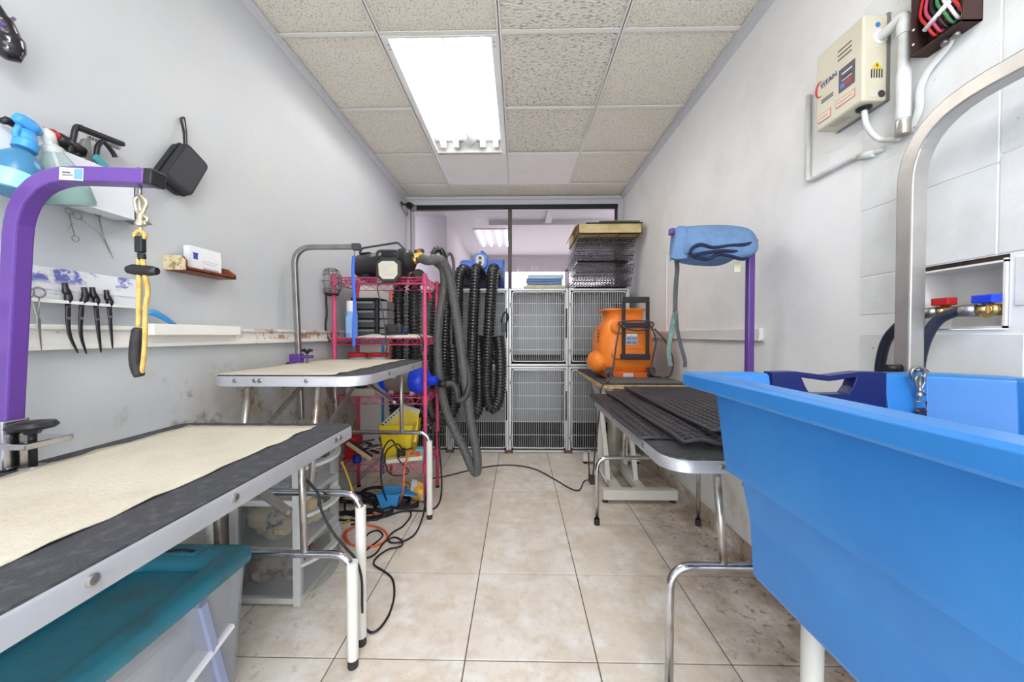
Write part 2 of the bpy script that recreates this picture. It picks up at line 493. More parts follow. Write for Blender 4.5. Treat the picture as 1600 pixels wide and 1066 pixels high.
struct(build(mb, 'trim_3', ANGLE, loc=Vector((0, 0, 0)), bevel=.003))

# ceiling light: open troffer with four bare tubes and a ridge
def troffer(yc, label, glow, xm=-.4038):
    t = thing('ceiling_light', label, 'light fixture', (xm, yc, ZC))
    x0, x1, y0, y1 = xm - .2928, xm + .2928, yc - .5976, yc + .5976
    mb = MB().box((x0, y0, ZC + .09), (x1, y1, ZC + .1))
    mb.box((x0, y0, ZC), (x0 + .004, y1, ZC + .09)).box((x1 - .004, y0, ZC), (x1, y1, ZC + .09))
    mb.box((x0, y0, ZC), (x1, y0 + .004, ZC + .09)).box((x0, y1 - .004, ZC), (x1, y1, ZC + .09))
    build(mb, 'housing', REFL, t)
    mb = MB()
    mb.box((x0, y0, ZC - .004), (x0 + .03, y1, ZC + .004)).box((x1 - .03, y0, ZC - .004), (x1, y1, ZC + .004))
    build(mb, 'side_flange', WHITE, t)
    build(MB().box((x0 + .03, y1 - .012, ZC - .006), (x1 - .03, y1, ZC + .003)), 'end_rail', DGREY, t, label='dark end rail of the fixture')
    build(MB().box((x0 + .03, y0, ZC - .003), (x1 - .03, y0 + .012, ZC + .003)), 'end_rail', WHITE, t)
    mb = MB()
    for (x, yy) in ((x0 + .018, y0 + .05), (x0 + .018, y0 + .08), (x1 - .016, y0 + .04), (x1 - .016, y0 + .07), (x1 - .016, y1 - .06), (x0 + .016, y1 - .06)):
        mb.cyl((x, yy, ZC - .0045), (x, yy, ZC), .004, n=8)
    build(mb, 'screw', DGREY, t)
    mb = MB().prism([(xm - .055, y0 + .03, ZC + .09), (xm, y0 + .03, ZC + .03), (xm + .055, y0 + .03, ZC + .09)], (0, y1 - y0 - .06, 0))
    build(mb, 'ballast_cover', mat('ballast_grey', (120, 120, 124), .4), t)
    for k, dx in enumerate((-.215, -.11, .11, .215)):
        x = xm + dx
        for yy, s in ((y0 + .02, 1), (y1 - .05, -1)):
            build(MB().box((x - .02, yy, ZC + .03), (x + .02, yy + .02, ZC + .09)), 'lamp_holder', WHITE, t)
        build(MB().cyl((x, y0 + .04, ZC + .052), (x, y1 - .05, ZC + .052), .017, n=12), 'fluorescent_tube', glow, t)
    return t
troffer(2.4512, 'open ceiling troffer with four bare lit tubes, above the left side of the aisle', GLOW)
troffer(-.597, 'added fill troffer with four bare lit tubes, unseen behind the viewer', GLOW_FILL, .2058)  # second troffer added out of view to even out the room light

# ---- back window
DARKF = mat('dark_window_frame', (74, 68, 64), .4, metal=.4)
GLASS = thin_clear('window_glass', (244, 240, 244), .06, .0)
mb = MB().box((XL + .03, 4.02, 2.505), (XR - .06, 4.06, 2.555)).box((XR - .085, 4.02, 1.5), (XR - .06, 4.06, 2.52)).box((XL, 4.02, 1.5), (XL + .035, 4.06, 2.52))
wn = struct(build(mb, 'window_1', DARKF, loc=Vector((0, 4.04, 1.55))))
build(B((-.118, 4.02, 1.55), (-.076, 4.065, 2.51)), 'mullion', DARKF, wn, bevel=.003)
build(B((XL + .035, 4.035, 1.55), (-.118, 4.041, 2.51)), 'pane', GLASS, wn)
build(B((-.076, 4.035, 1.55), (XR - .085, 4.041, 2.51)), 'pane', GLASS, wn)
build(B((XL, 4.0, 2.515), (XR - .06, 4.018, 2.553)), 'head_gasket', BLACK, wn)
build(B((XR - .062, 4.0, 1.55), (XR, 4.05, 2.56)), 'window_jamb', ANGLE, wn)
build(B((XL, 4.0, 1.55), (XL + .035, 4.02, 2.56)), 'window_jamb', ANGLE, wn)

# ---- the shop room beyond the glass
PINKW = mat('shop_wall_paint', (168, 164, 167), .7)
struct(build(B((-2.2, 4.12, -.08), (2.6, 7.6, 0)), 'floor_2', TILE[1], loc=Vector((0, 0, 0))))
struct(build(B((-2.2, 4.12, 2.66), (2.6, 7.2, 2.75)), 'ceiling_2', PINKW, loc=Vector((0, 0, 0))))
struct(build(B((2.5, 4.12, 0), (2.6, 7.2, 2.7)), 'wall_shop_right', PINKW, loc=Vector((0, 0, 0))))
struct(build(B((-2.3, 4.7, 0), (-.93, 7.1, 2.7)), 'wall_shop_left', PINKW, loc=Vector((0, 0, 0))))
struct(build(B((-2.3, 4.12, 0), (-2.2, 4.7, 2.7)), 'wall_shop_corner', PINKW, loc=Vector((0, 0, 0))))
struct(build(MB().box((-.93, 7.1, 2.36), (2.6, 7.2, 2.7)).box((-.93, 7.1, 0), (2.6, 7.2, .3)).box((.9, 7.1, .3), (.98, 7.2, 2.4)), 'wall_shop_front', PINKW, loc=Vector((0, 0, 0))))
struct(build(MB().box((-.4, 4.9, 2.6), (2.5, 5.05, 2.66)).box((.35, 4.2, 2.62), (.43, 4.9, 2.66)), 'beam', PINKW, loc=Vector((0, 0, 0))))
t = thing('shop_light', 'lit strip fixture on the ceiling of the room behind the window', 'light fixture', (-.4, 5.7, 2.659))
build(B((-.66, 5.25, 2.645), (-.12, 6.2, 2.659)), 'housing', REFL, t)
for dx in (-.2, -.07, .07, .2):
    build(MB().cyl((-.39 + dx, 5.3, 2.63), (-.39 + dx, 6.15, 2.63), .016, n=10), 'fluorescent_tube', GLOW3, t)

# ================================================================== WALL TRIM
RAIL = layers('chipped_rail_paint', (228, 226, 220), .5, [((168, 120, 80), 9, .50, .55, .9, [('Y', 1.45, 1.75), ('Z', 1.10, 1.112)]), ((120, 110, 96), 24, .68, .72, .7, None)], .2, 30)
mb = MB().box((XL, .5, 1.088), (XL + .018, 3.4, 1.152)).box((XL, .5, 1.14), (XL + .03, 3.4, 1.153)).box((XL, .5, 1.086), (XL + .026, 3.4, 1.1))
struct(build(mb, 'trim_4', RAIL, bevel=.002, loc=Vector((0, 0, 0))))
mb = MB().box((XR - .02, 1.715, 1.10), (XR, 3.42, 1.155)).box((XR - .024, 1.715, 1.098), (XR, 3.42, 1.106))
struct(build(mb, 'trim_5', PAINT_B, bevel=.002))
mb = MB().box((XR - .006, 2.826, 1.16), (XR, 2.84, 1.74)); struct(build(mb, 'trim_6', PAINT_B))
o = build(B((XL + .018, 1.16, 1.125), (XL + .05, 1.53, 1.163)), 'ledge_board', mat('ledge_white', (236, 234, 228), .5), bevel=.002)
tag(o, 'short clean white board lying along the chipped wall rail at left', 'board')
# ================================================================== GROOMING TABLES
def table_top(t, x0, x1, y0, y1, z, r, bolts):
    out = rrect(x0, x1, y0, y1, z - .042, r, 6)
    mb = MB().loft([out, [p + Vector((0, 0, .034)) for p in out], [p + Vector((0, 0, .038)) + (Vector(((x0 + x1) / 2, (y0 + y1) / 2, 0)) - Vector((p.x, p.y, 0))) * .008 for p in out]])
    build(mb, 'aluminium_edge', ALU, t)
    ins = rrect(x0 + .004, x1 - .004, y0 + .004, y1 - .004, z - .006, r, 6)
    build(MB().prism(ins, (0, 0, .006)), 'ribbed_top', BLACKT, t)
    for (p, n) in bolts:
        mb = MB().lathe([(0.0085, 0), (.0085, .002), (.006, .004), (.0025, .0042), (.0025, .002)], p, n, 12)
        build(mb, 'bolt', STEEL, t)


def leg_frame(t, xl, xr, yf, zbar, ups, ytop, ztop, sleeve=None, braces=(), mid=CHROME, r=.0125):
    pth = fillet([(xl, yf, .02), (xl, yf, zbar), (xr, yf, zbar), (xr, yf, .02)], .075, 8)
    f = build(MB().tube(pth, r, 12), 'leg_frame', CHROME, t)
    for x in (xl, xr):
        build(MB().lathe([(r + .004, 0), (r + .005, .004), (r + .004, .036)], (x, yf, 0), (0, 0, 1), 12), 'rubber_foot', BLACKM, f)
        if sleeve:
            build(MB().lathe([(r + .006, .03), (r + .006, sleeve), (r + .001, sleeve)], (x, yf, 0), (0, 0, 1), 14), 'leg_sleeve', OFFW, f)
    for x in ups:
        build(MB().tube([(x, ytop, ztop), (x, yf, zbar)], .0115, 12), 'upright', RUST, t)
    for (p, q) in braces:
        b = build(MB().beam(p, q, .006, .026, up=(0, 1, 0)), 'fold_brace', STEEL, t)
        d = (Vector(q) - Vector(p)).normalized() * .015
        build(MB().lathe([(.009, -.006), (.009, .006)], Vector(p) + d, (0, 1, 0), 10).lathe([(.009, -.006), (.009, .006)], Vector(q) - d, (0, 1, 0), 10), 'rivet', CHROME, b)


def liner(name, lab, x0, x1, y0, y1, z, nx, ny, far_skew=0.0):
    """thin padded liner with a slightly wavy edge and lifted hem"""
    rnd = random.Random(3 + nx); top = []; ex = [rnd.uniform(-.006, .006) for _ in range(ny + 1)]
    vs = []; fs = []
    for j in range(ny + 1):
        for i in range(nx + 1):
            u, v = i / nx, j / ny
            x = x0 + (x1 - x0) * u + (ex[j] if i == nx else (-ex[(j * 3) % ny] if i == 0 else 0))
            y = y0 + (y1 - y0) * v + far_skew * u * v
            h = .0025 + (.0035 * (0.5 + .5 * math.sin(j * 1.7)) if i in (0, nx) else 0) + .0008 * math.sin(i * 2.3) * math.sin(j * 2.1)
            vs.append((x, y, z + h))
    n1 = len(vs); vs += [(p[0], p[1], z + .0004 if 0 else p[2] - .002) for p in vs]
    W1 = nx + 1
    for j in range(ny):
        for i in range(nx):
            a = j * W1 + i
            fs.append((a, a + 1, a + W1 + 1, a + W1)); fs.append((n1 + a, n1 + a + W1, n1 + a + W1 + 1, n1 + a + 1))
    for i in range(nx):
        fs.append((i, n1 + i, n1 + i + 1, i + 1)); a = ny * W1 + i; fs.append((a, a + 1, n1 + a + 1, n1 + a))
    for j in range(ny):
        a = j * W1; fs.append((a, a + W1, n1 + a + W1, n1 + a)); a += nx; fs.append((a, n1 + a, n1 + a + W1, a + W1))
    mb = MB().add(vs, fs, True)
    return tag(build(mb, name, CREAM), lab, 'mat')


# nearest table, left
t = thing('grooming_table', 'grooming table nearest on the left, charcoal ribbed top with a wide cream liner', 'table', (-.86, .75, 0))
table_top(t, -1.15, -.558, .16, 1.222, .825, .03, [((-.558, yy, .805), (1, 0, 0)) for yy in (.46, .70, 1.09, 1.12)])
leg_frame(t, -1.12, -.562, 1.205, .385, (-.725, -1.02), 1.19, .79, .36,
          [((-.74, .93, .765), (-.735, 1.15, .55)), ((-1.0, .93, .765), (-1.0, 1.15, .55))])
leg_frame(t, -1.12, -.60, .16, .385, (-.725, -1.02), .26, .79, .36, [((-.74, .44, .765), (-.735, .22, .55))])
liner('table_liner', 'large cream quilted liner covering the nearest left table', -1.085, -.665, .2, 1.175, .825, 16, 26, .0)
# second table, left
t = thing('grooming_table', 'higher grooming table at left before the pink rack, chrome legs in white sleeves', 'table', (-.88, 1.78, 0))
table_top(t, -1.185, -.575, 1.335, 2.235, .975, .10, [((x, 1.335, .955), (0, -1, 0)) for x in (-.985, -.965, -.79, -1.06)] + [((-.575, yy, .955), (1, 0, 0)) for yy in (1.6, 1.95)])
leg_frame(t, -1.12, -.572, 1.295, .555, (-.755, -1.02), 1.35, .935, .505,
          [((-.72, 1.62, .93), (-.755, 1.345, .72)), ((-.97, 1.66, .93), (-1.02, 1.345, .70))])
leg_frame(t, -1.14, -.546, 2.20, .53, (-.715, -1.12), 2.19, .935, .48,
          [((-.86, 1.86, .93), (-.73, 2.14, .72)), ((-1.02, 1.86, .93), (-1.10, 2.14, .72))])
liner('table_liner', 'cream liner on the higher table beside the pink rack', -1.165, -.69, 1.348, 2.2, .975, 12, 18, .0)
# right table with rubber mats
t = thing('grooming_table', 'right grooming table with rounded corners lying under black rubber mats', 'table', (.75, 1.68, 0))
table_top(t, .452, 1.07, 1.112, 2.25, .745, .085, [((.452, yy, .724), (-1, 0, 0)) for yy in (1.32, 1.75)] + [((.62, 1.112, .724), (0, -1, 0))])
leg_frame(t, .452, 1.06, 1.085, .435, (.612, .93), 1.13, .705, None)
leg_frame(t, .464, 1.06, 2.15, .40, (.62, .95), 2.10, .705, None, [((.60, 1.86, .70), (.62, 2.12, .60))])

# storage tote under the nearest table
t = thing('storage_tote', 'clear tote with a dusty teal lid under the nearest left table', 'storage box', (-1.03, .72, 0))
x0, x1, y0, y1 = -1.205, -.858, .26, 1.16
rings = []
for z, o in ((.0, .035), (.41, .012), (.425, .008)): rings.append(rrect(x0 + o, x1 - o, y0 + o, y1 - o, z, .03))
for z, o in ((.425, .012), (.41, .016), (.006, .039)): rings.append(rrect(x0 + o, x1 - o, y0 + o, y1 - o, z, .028))
build(MB().loft(rings, smooth=False), 'tub_body', TOTE, t)
rings = [rrect(x0, x1, y0, y1, .405, .035), rrect(x0 - .003, x1 + .003, y0 - .003, y1 + .003, .42, .038), rrect(x0, x1, y0, y1, .44, .036), rrect(x0 + .012, x1 - .012, y0 + .012, y1 - .012, .448, .03),
         rrect(x0 + .055, x1 - .055, y0 + .09, y1 - .09, .448, .02), rrect(x0 + .066, x1 - .066, y0 + .105, y1 - .105, .436, .018), rrect(x0 + .066, x1 - .066, y0 + .105, y1 - .105, .420, .018)]
lid = build(MB().loft(rings), 'lid', TEAL, t)
build(MB().box((-1.12, y1 - .075, .447), (-.99, y1 - .03, .4525)), 'lid_recess', TEAL, lid, bevel=.003)
build(MB().tube(sm([(-1.10, y1 - .06, .4535), (-1.05, y1 - .052, .4545), (-1.01, y1 - .06, .4535)], 5), .006, 6, flat=(.3, 1)), 'grip_slot', BLACK, lid)
fold = mat('folded_paper', (200, 206, 216), .8, rgb2=(160, 168, 188), vscale=6)
build(MB().box((-1.16, .36, .006), (-.905, .74, .22)), 'carton', fold, t, bevel=.004)
build(MB().beam((-.902, 1.06, .06), (-.888, .97, .385), .02, .05, up=(1, 0, 0)), 'folded_sheet', mat('folded_blue', (150, 160, 190), .8), t, label='pale blue folded sheet showing through the side')
build(MB().beam((-.905, .78, .15), (-.892, 1.08, .24), .014, .05, up=(1, 0, 0)), 'folded_sheet', PAPER, t, label='white folded sheet showing through the side')
build(MB().box((-1.16, .76, .006), (-.94, 1.08, .30)), 'bag', mat('pale_bag', (222, 222, 214), .8, rgb2=(190, 196, 206), vscale=5), t, bevel=.02)

# three-drawer tower behind it
t = thing('drawer_tower', 'three-drawer plastic tower with smoky drawers under the left tables', 'drawers', (-1.03, 1.64, 0))
x0, x1, y0, y1 = -1.2, -.905, 1.47, 1.80
zs = [0.02, .228, .428, .63]
mb = MB()
for x in (x0, x1 - .03):
    for yv in (y0, y1 - .03): mb.box((x, yv, 0), (x + .03, yv + .03, .6425))
for z in zs: mb.box((x0 + .0012, y0 + .0012, z - .012), (x1 - .0012, y1 - .0012, z + .012))
build(mb, 'frame', BINW, t, bevel=.002)
stuffc = [mat('drawer_clutter_a', (176, 150, 132), .9, rgb2=(96, 70, 62), vscale=14, lo=.45, hi=.55), mat('drawer_clutter_b', (214, 192, 150), .9, rgb2=(52, 74, 150), vscale=11, lo=.5, hi=.56), mat('drawer_clutter_c', (120, 128, 156), .9, rgb2=(190, 190, 196), vscale=12)]
for k in range(3):
    z0, z1 = zs[k] + .018, zs[k + 1] - .018
    d = build(MB().box((x0 + .01, y0 + .012, z0), (x1 - .02, y0 + .016, z1)), 'drawer', FROST, t, label='smoky see-through drawer side')
    build(MB().box((x0 + .01, y1 - .016, z0), (x1 - .02, y1 - .012, z1)), 'drawer_side', FROST, d)
    n = 12; prof = []
    for i in range(n + 1):
        yy = y0 + .004 + (y1 - y0 - .008) * i / n
        prof.append((x1 - .005 + .065 * math.sin(PI * i / n) ** .8, yy))
    poly = [Vector((p[0], p[1], z0)) for p in prof] + [Vector((p[0] - .008, p[1], z0)) for p in prof[::-1]]
    build(MB().prism(poly, (0, 0, z1 - z0 - .05)), 'drawer_front', FROST, d)
    poly = [Vector((p[0] + .008, p[1], z1 - .05)) for p in prof] + [Vector((p[0] - .02, p[1], z1 - .05)) for p in prof[::-1]]
    build(MB().prism(poly, (0, 0, .014)), 'drawer_lip', BINW, d)
    rnd = random.Random(k); mb = MB()
    for _ in range(14):
        mb.ball((rnd.uniform(x0 + .08, x1 - .05), y0 + .072 if _ < 8 else rnd.uniform(y0 + .09, y1 - .09), z0 + rnd.uniform(.035, .12)), (rnd.uniform(.04, .065), rnd.uniform(.04, .065), rnd.uniform(.03, .05)), 10)
    build(mb, 'contents', stuffc[k], d, kind='stuff')

# ================================================================== ARMS AND LEADS ON THE LEFT
def square_arm(t, path, r, rad, m, name='arm_tube', up=(0, 1, 0)):
    return build(MB().tube(fillet(path, rad, 9), r * 1.414, 4, up=up, phase=PI / 4, smooth=False), name, m, t, bevel=.004)


YA = .785
t = thing('leash_stand', 'purple curved grooming arm rising from the nearest left table', 'grooming arm', at(14, 690, y=YA))
base = at(12, 690, y=YA); top = at(33, 272, y=YA); end = at(236, 279, y=YA)
square_arm(t, [base + Vector((0, 0, .0)), top, end], .0165, .14, PURPLE)
build(MB().beam(end + Vector((-.002, 0, 0)), end + Vector((.018, 0, -.002)), .034, .034), 'end_cap', BLACK, t, bevel=.003)
p = at(93, 271, y=YA - .0175); q = at(130, 273, y=YA - .0175)
lb = build(MB().beam(p, q, .001, .026), 'label', PAPER, t, label='white and pale blue sticker')
build(MB().beam(at(116, 272, y=YA - .0182), at(129, 272.6, y=YA - .0182), .001, .022), 'blue_patch', mat('label_blue', (110, 160, 214), .5), lb)
build(MB().beam(at(97, 269, y=YA - .0182), at(110, 269.8, y=YA - .0182), .001, .003).beam(at(97, 273, y=YA - .0182), at(114, 274, y=YA - .0182), .001, .002), 'print', DGREY, lb)
# clamp at its foot
c = at(16, 705, y=YA + .0); zt = .825
mb = MB().box((-1.17, YA - .03, zt + .052), (-1.055, YA + .055, zt + .066)).box((-1.185, YA - .03, zt - .09), (-1.165, YA + .055, zt + .066)).box((-1.185, YA - .03, zt - .09), (-1.09, YA + .055, zt - .075))
cl = build(mb, 'clamp', CHROME, t, bevel=.003)
build(MB().cyl((-1.095, YA + .01, zt + .006), (-1.095, YA + .01, zt + .09), .007), 'clamp_screw', BLACK, cl)
build(MB().lathe([(.02, 0), (.022, .003), (.02, .006)], (-1.095, YA + .01, zt), (0, 0, 1), 14), 'screw_pad', STEEL, cl)
k = MB().lathe([(.012, .0), (.016, .008), (.035, .012), (.040, .018), (.035, .026), (.012, .03)], (-1.095, YA + .01, zt + .078), (0, 0, 1), 20)
build(k, 'knob', BLACK, t)
build(MB().beam(base + Vector((0, 0, -.06)), base + Vector((0, 0, .05)), .045, .045), 'socket', CHROME, t, bevel=.004)

# yellow noose
def snap_hook(t, p_top, length, m, s=1.0):
    """eye, bow and swivel of a trigger snap hanging straight down from p_top"""
    x, y, z = p_top
    bow = [(x + .011 * s * math.sin(a) * (1.15 if math.cos(a) > 0 else .9), y, z - .018 * s + .018 * s * math.cos(a)) for a in [2 * PI * i / 16 for i in range(17)]]
    h = build(MB().tube(bow + [(x + .002, y, z - .05 * s)], .003 * s, 8).tube([(x, y, z - .03 * s), (x + .001, y, z - length * .72)], [.004 * s, .006 * s], 8), 'snap_hook', m, t)
    build(MB().tube([(x + .002, y, z - .035 * s), (x + .014 * s, y, z - .045 * s), (x + .014 * s, y, z - .052 * s)], .0028 * s, 6), 'trigger', m, h)
    build(MB().lathe([(.008 * s, 0), (.009 * s, .004), (.006 * s, .012 * s)], (x, y, z - length * .84), (0, 0, 1), 10), 'swivel', m, h)
    build(MB().tube([(x, y, z - length * .84), (x, y, z - length)], .003 * s, 6), 'swivel_eye', m, h)


A = lambda u, v: at(u, v, y=YA)
t = thing('grooming_noose', 'yellow rope noose with black slider hanging from the purple left arm', 'leash', A(218, 590))
build(MB().tube(sm([A(217, 263), A(213, 268), A(217, 283), A(222, 286), A(224, 268), A(217, 263)], 4), .003, 8), 'eye_bolt', STEEL, t)
build(MB().tube([A(219, 285), A(219, 310)], .0035, 8), 'link', STEEL, t)
snap_hook(t, A(219, 306), A(219, 306).z - A(219, 362).z, mat('pale_nickel', (214, 204, 178), .3, metal=.8), 1.1)
build(MB().tube(sm([A(218, 360), A(211, 366), A(213, 372), A(224, 372), A(226, 366), A(218, 360)], 4), .0042, 8), 'rope_eye', ROPE, t)
build(MB().beam(A(219, 369), A(219.5, 395), .018, .012, up=(0, 1, 0)).beam(A(221, 395), A(222, 406), .014, .010, up=(0, 1, 0)), 'binding', BLACK, t, bevel=.003)
build(MB().tube(sm([A(216, 405), A(217.5, 440), A(217, 470), A(216, 512)], 5), .0045, 8), 'rope', ROPE, t)
build(MB().tube(sm([A(223, 405), A(227, 430), A(231, 455), A(228, 475), A(227, 495), A(226, 540), A(222, 578), A(219, 584)], 5), .0045, 8), 'rope', ROPE, t)
build(MB().tube([A(199, 421.5), A(208, 421), A(222, 422.5), A(236, 423.5), A(246, 424)], [.008, .0115, .0125, .011, .008], 12, flat=(1, .8)), 'slider', BLACK, t)
build(MB().tube(sm([A(216, 513), A(213, 530), A(211, 550), A(212, 570), A(218, 588)], 5), [.008] * 1 + [.0105] * 19 + [.009], 12), 'rubber_sleeve', BLACKM, t)

# chrome arm on the second table
Y2 = 1.91
A = lambda u, v: at(u, v, y=Y2)
t = thing('leash_stand', 'chrome curved grooming arm with purple clamp on the higher left table', 'grooming arm', A(469, 655))
square_arm(t, [A(471, 655), A(459, 386.5), A(556, 386)], .0125, .10, STEEL)
build(MB().box(A(551, 381) + Vector((0, -.015, 0)), A(563, 391) + Vector((0, .015, 0))), 'end_cap', DGREY, t, bevel=.002)
c = build(MB().box(A(455, 553) + Vector((0, -.02, 0)), A(472, 572) + Vector((0, .02, 0))).box(A(472, 555) + Vector((0, -.015, 0)), A(488, 560) + Vector((0, .015, 0))), 'clamp', PURPLE, t, bevel=.003)
build(MB().cyl(A(480, 552), A(480, 568), .005, n=8), 'clamp_screw', STEEL, c)
build(MB().tube([A(472, 548), A(476, 547), A(480, 551), A(484, 547), A(488, 548)], [.007, .009, .011, .009, .007], 8), 'knob', BLACK, t)
build(MB().cyl(A(448, 570), A(456, 569), .012, n=10), 'side_knob', BLACK, t)
t = thing('lead', 'bright blue flat lead hanging from the chrome arm before the pink rack', 'leash', A(552, 540))
build(MB().tube([A(554, 388), A(554, 402)], .004, 8), 'snap_hook', STEEL, t)
build(MB().tube(sm([A(552.5, 400), A(551.5, 425), A(553, 455), A(554, 480), A(553, 515), A(553, 542)], 5), .009, 8, flat=(.25, 1), up=(0, 1, 0)), 'strap', mat('strap_blue', (62, 108, 214), .6), t)

# ================================================================== ON THE LEFT WALL
def wall_l(u, v, off=0.0): return at(u, v, x=XL + off)


t = thing('zip_case', 'black zipped square case hanging by its strap on the left wall', 'case', wall_l(290, 310, .02))
quad = [wall_l(u, v, .055) for u, v in ((254, 273), (292, 221), (328, 260), (299, 309))]
def round_poly(P, r, k=5):
    out = []
    for i_, p in enumerate(P):
        a_ = p + (P[i_ - 1] - p).normalized() * r; b_ = p + (P[(i_ + 1) % len(P)] - p).normalized() * r
        out += [a_ * (1 - q) ** 2 + p * 2 * q * (1 - q) + b_ * q * q for q in [m / k for m in range(k + 1)]]
    return out
front = round_poly(quad, .022)
NYL = mat('black_nylon', (44, 44, 48), .7, bump=.3, bscale=300)
build(MB().prism([p + Vector((-.052, 0, 0)) for p in front], (.024, 0, 0), True), 'back_shell', NYL, t, bevel=.005)
build(MB().prism([p + Vector((-.024, 0, 0)) for p in front], (.024, 0, 0), True), 'front_shell', NYL, t, bevel=.005)
cen = sum(front, Vector()) / len(front)
build(MB().prism([cen + (p - cen) * .86 for p in front], (.0015, 0, 0), True), 'front_panel', mat('grey_nylon', (62, 62, 66), .75, bump=.3, bscale=260), t)
build(MB().tube([p + Vector((-.026, 0, 0)) for p in front], .004, 6, closed=True), 'zipper', BLACK, t)
build(MB().tube(sm([wall_l(290, 236, .028), wall_l(288, 221, .03), wall_l(287, 205, .015), wall_l(283, 186, .008), wall_l(288, 185, .008), wall_l(291, 203, .02), wall_l(292, 221, .03), wall_l(293, 236, .028)], 5), .005, 6, flat=(.4, 1)), 'strap', BLACK, t)

t = thing('hung_clipper', 'black clipper with purple sheen hanging at the top left corner', 'clipper', wall_l(5, 95, .01))  # clipper hanging high on the left wall
build(MB().tube(sm([wall_l(-20, 0, .04), wall_l(0, 30, .045), wall_l(14, 60, .045), wall_l(15, 78, .045), wall_l(6, 90, .04)], 6), [.016] * 6 + [.02] * 6 + [.024] * 6 + [.022] * 4 + [.016, .012, .006], 12), 'body', mat('gloss_black', (24, 22, 30), .15, coat=.5), t)
build(MB().tube(sm([wall_l(2, 40, .06), wall_l(14, 34, .055), wall_l(22, 29, .04)], 5), .004, 6), 'lever', PURPLE, t)

# white bin on the wall with brushes and bottles hung over its lip
t = thing('wall_bin', 'white sheet bin fixed on the left wall holding combs and brushes', 'wall holder', Vector((XL + .05, .86, 1.47)))
by0, by1 = .62, 1.095
bz = lambda y: 1.600
mb = MB().box((XL, by0, 1.475), (XL + .065, by1, 1.482)).box((XL + .06, by0, 1.475), (XL + .066, by1, 1.60)).box((XL, by1 - .006, 1.475), (XL + .066, by1, 1.60)).box((XL, by0, 1.475), (XL + .006, by1, 1.60))
build(mb, 'bin_shell', mat('white_sheet', (226, 227, 234), .35), t, bevel=.0015)
build(MB().prism([(XL + .066, by1, 1.478), (XL + .066, by1 + .05, 1.476), (XL, by1 + .05, 1.478), (XL, by1, 1.49)], (0, 0, .004)), 'shelf_tab', STEEL, t)
wb = lambda u, v, off: at(u, v, x=XL + off)
t = thing('clipper', 'black clipper with a red end leaning in the white wall bin', 'clipper', wb(95, 230, .03))
build(MB().tube([wb(68, 200, .035), wb(78, 208, .035)], [.004, .014], 10).tube([wb(78, 208, .035), wb(90, 216, .035)], .014, 10), 'red_end', RED, t)
build(MB().tube([wb(88, 214, .035), wb(100, 222, .035), wb(128, 238, .035)], [.015, .017, .016], 10), 'body', BLACK, t)
t = thing('pin_brush', 'black pin brush with a long toothed head rising from the white bin', 'brush', wb(125, 240, .04))
build(MB().tube(sm([wb(108, 240, .045), wb(114, 218, .045), wb(119, 199, .045), wb(128, 199, .045)], 4), .0065, 8), 'handle', BLACK, t)
build(MB().beam(wb(122, 199, .045), wb(192, 226, .045), .02, .014), 'head', BLACK, t, bevel=.004)
mb = MB()
for i in range(22):
    f = i / 21; mb.beam(wb(138 + 50 * f, 212 + 18 * f, .036 if i % 2 else .052), wb(137 + 50 * f, 217 + 18 * f, .036 if i % 2 else .052), .002, .002)
build(mb, 'teeth', STEEL, t, kind='stuff')
t = thing('slicker_brush', 'grey slicker brush with black neck standing in the white bin', 'brush', wb(128, 250, .04))
build(MB().prism([wb(112, 240, .03), wb(125, 217, .03), wb(134, 216, .03), wb(137, 248, .03)], (.015, 0, 0)), 'head', GREYP, t, bevel=.003)
build(MB().tube(sm([wb(150, 245, .05), wb(153, 228, .05), wb(162, 222, .05), wb(176, 238, .05), wb(180, 246, .05)], 5), .006, 8), 'wire_handle', BLACK, t)
t = thing('grooming_comb', 'teal handled comb with steel teeth in the white wall bin', 'comb', wb(152, 250, .05))
build(MB().beam(wb(146, 244, .055), wb(166, 262, .055), .012, .02), 'spine', mat('teal_comb', (70, 150, 160), .4), t, bevel=.003)
mb = MB()
for i in range(9):
    f = i / 8; mb.beam(wb(138 + 9 * f, 236 + 7 * f, .055), wb(134 + 10 * f, 250 + 6 * f, .055), .0015, .0015)
build(mb, 'teeth', STEEL, t)

# spray bottles hanging by their triggers in front of the bin
YB1 = .80
A = lambda u, v: at(u, v, x=XL + .105)
t = thing('spray_bottle', 'blue translucent spray bottle hung on the white wall bin', 'spray bottle', A(25, 300))
ax = (A(38, 232) - A(18, 296)); L0 = ax.length
bl_ = build(MB().lathe([(.0, 0), (.036, .001), (.040, .012), (.040, L0 * .62), (.034, L0 * .8), (.018, L0 * .98), (.016, L0)], A(16, 302), ax, 20), 'bottle', BOTB, t)
build(MB().lathe([(.041, .0), (.042, .012), (.042, .035), (.041, .04)], A(16, 300), ax, 20), 'liquid_band', mat('aqua_band', (150, 216, 220), .3), bl_)
hd = build(MB().lathe([(.02, 0), (.0205, .018), (.016, .022), (.014, .034)], A(38, 234), ax, 16), 'collar', SKY, t)
build(MB().tube(sm([A(24, 181), A(40, 192), A(54, 203), A(64, 209)], 4), [.010, .012, .0135, .014, .0145, .015, .015, .015, .013, .012, .010, .008, .006], 10).tube([A(42, 205), A(40, 222)], [.014, .014], 10), 'spray_head', SKY, t)
build(MB().tube(sm([A(30, 196), A(24, 210), A(32, 216)], 4), .006, 8), 'trigger', SKY, t)
t = thing('spray_bottle', 'clear ribbed spray bottle with aqua liquid behind the purple arm', 'spray bottle', A(112, 320))
a0, a1 = A(112, 322), A(80, 228); ax = a1 - a0; L0 = ax.length
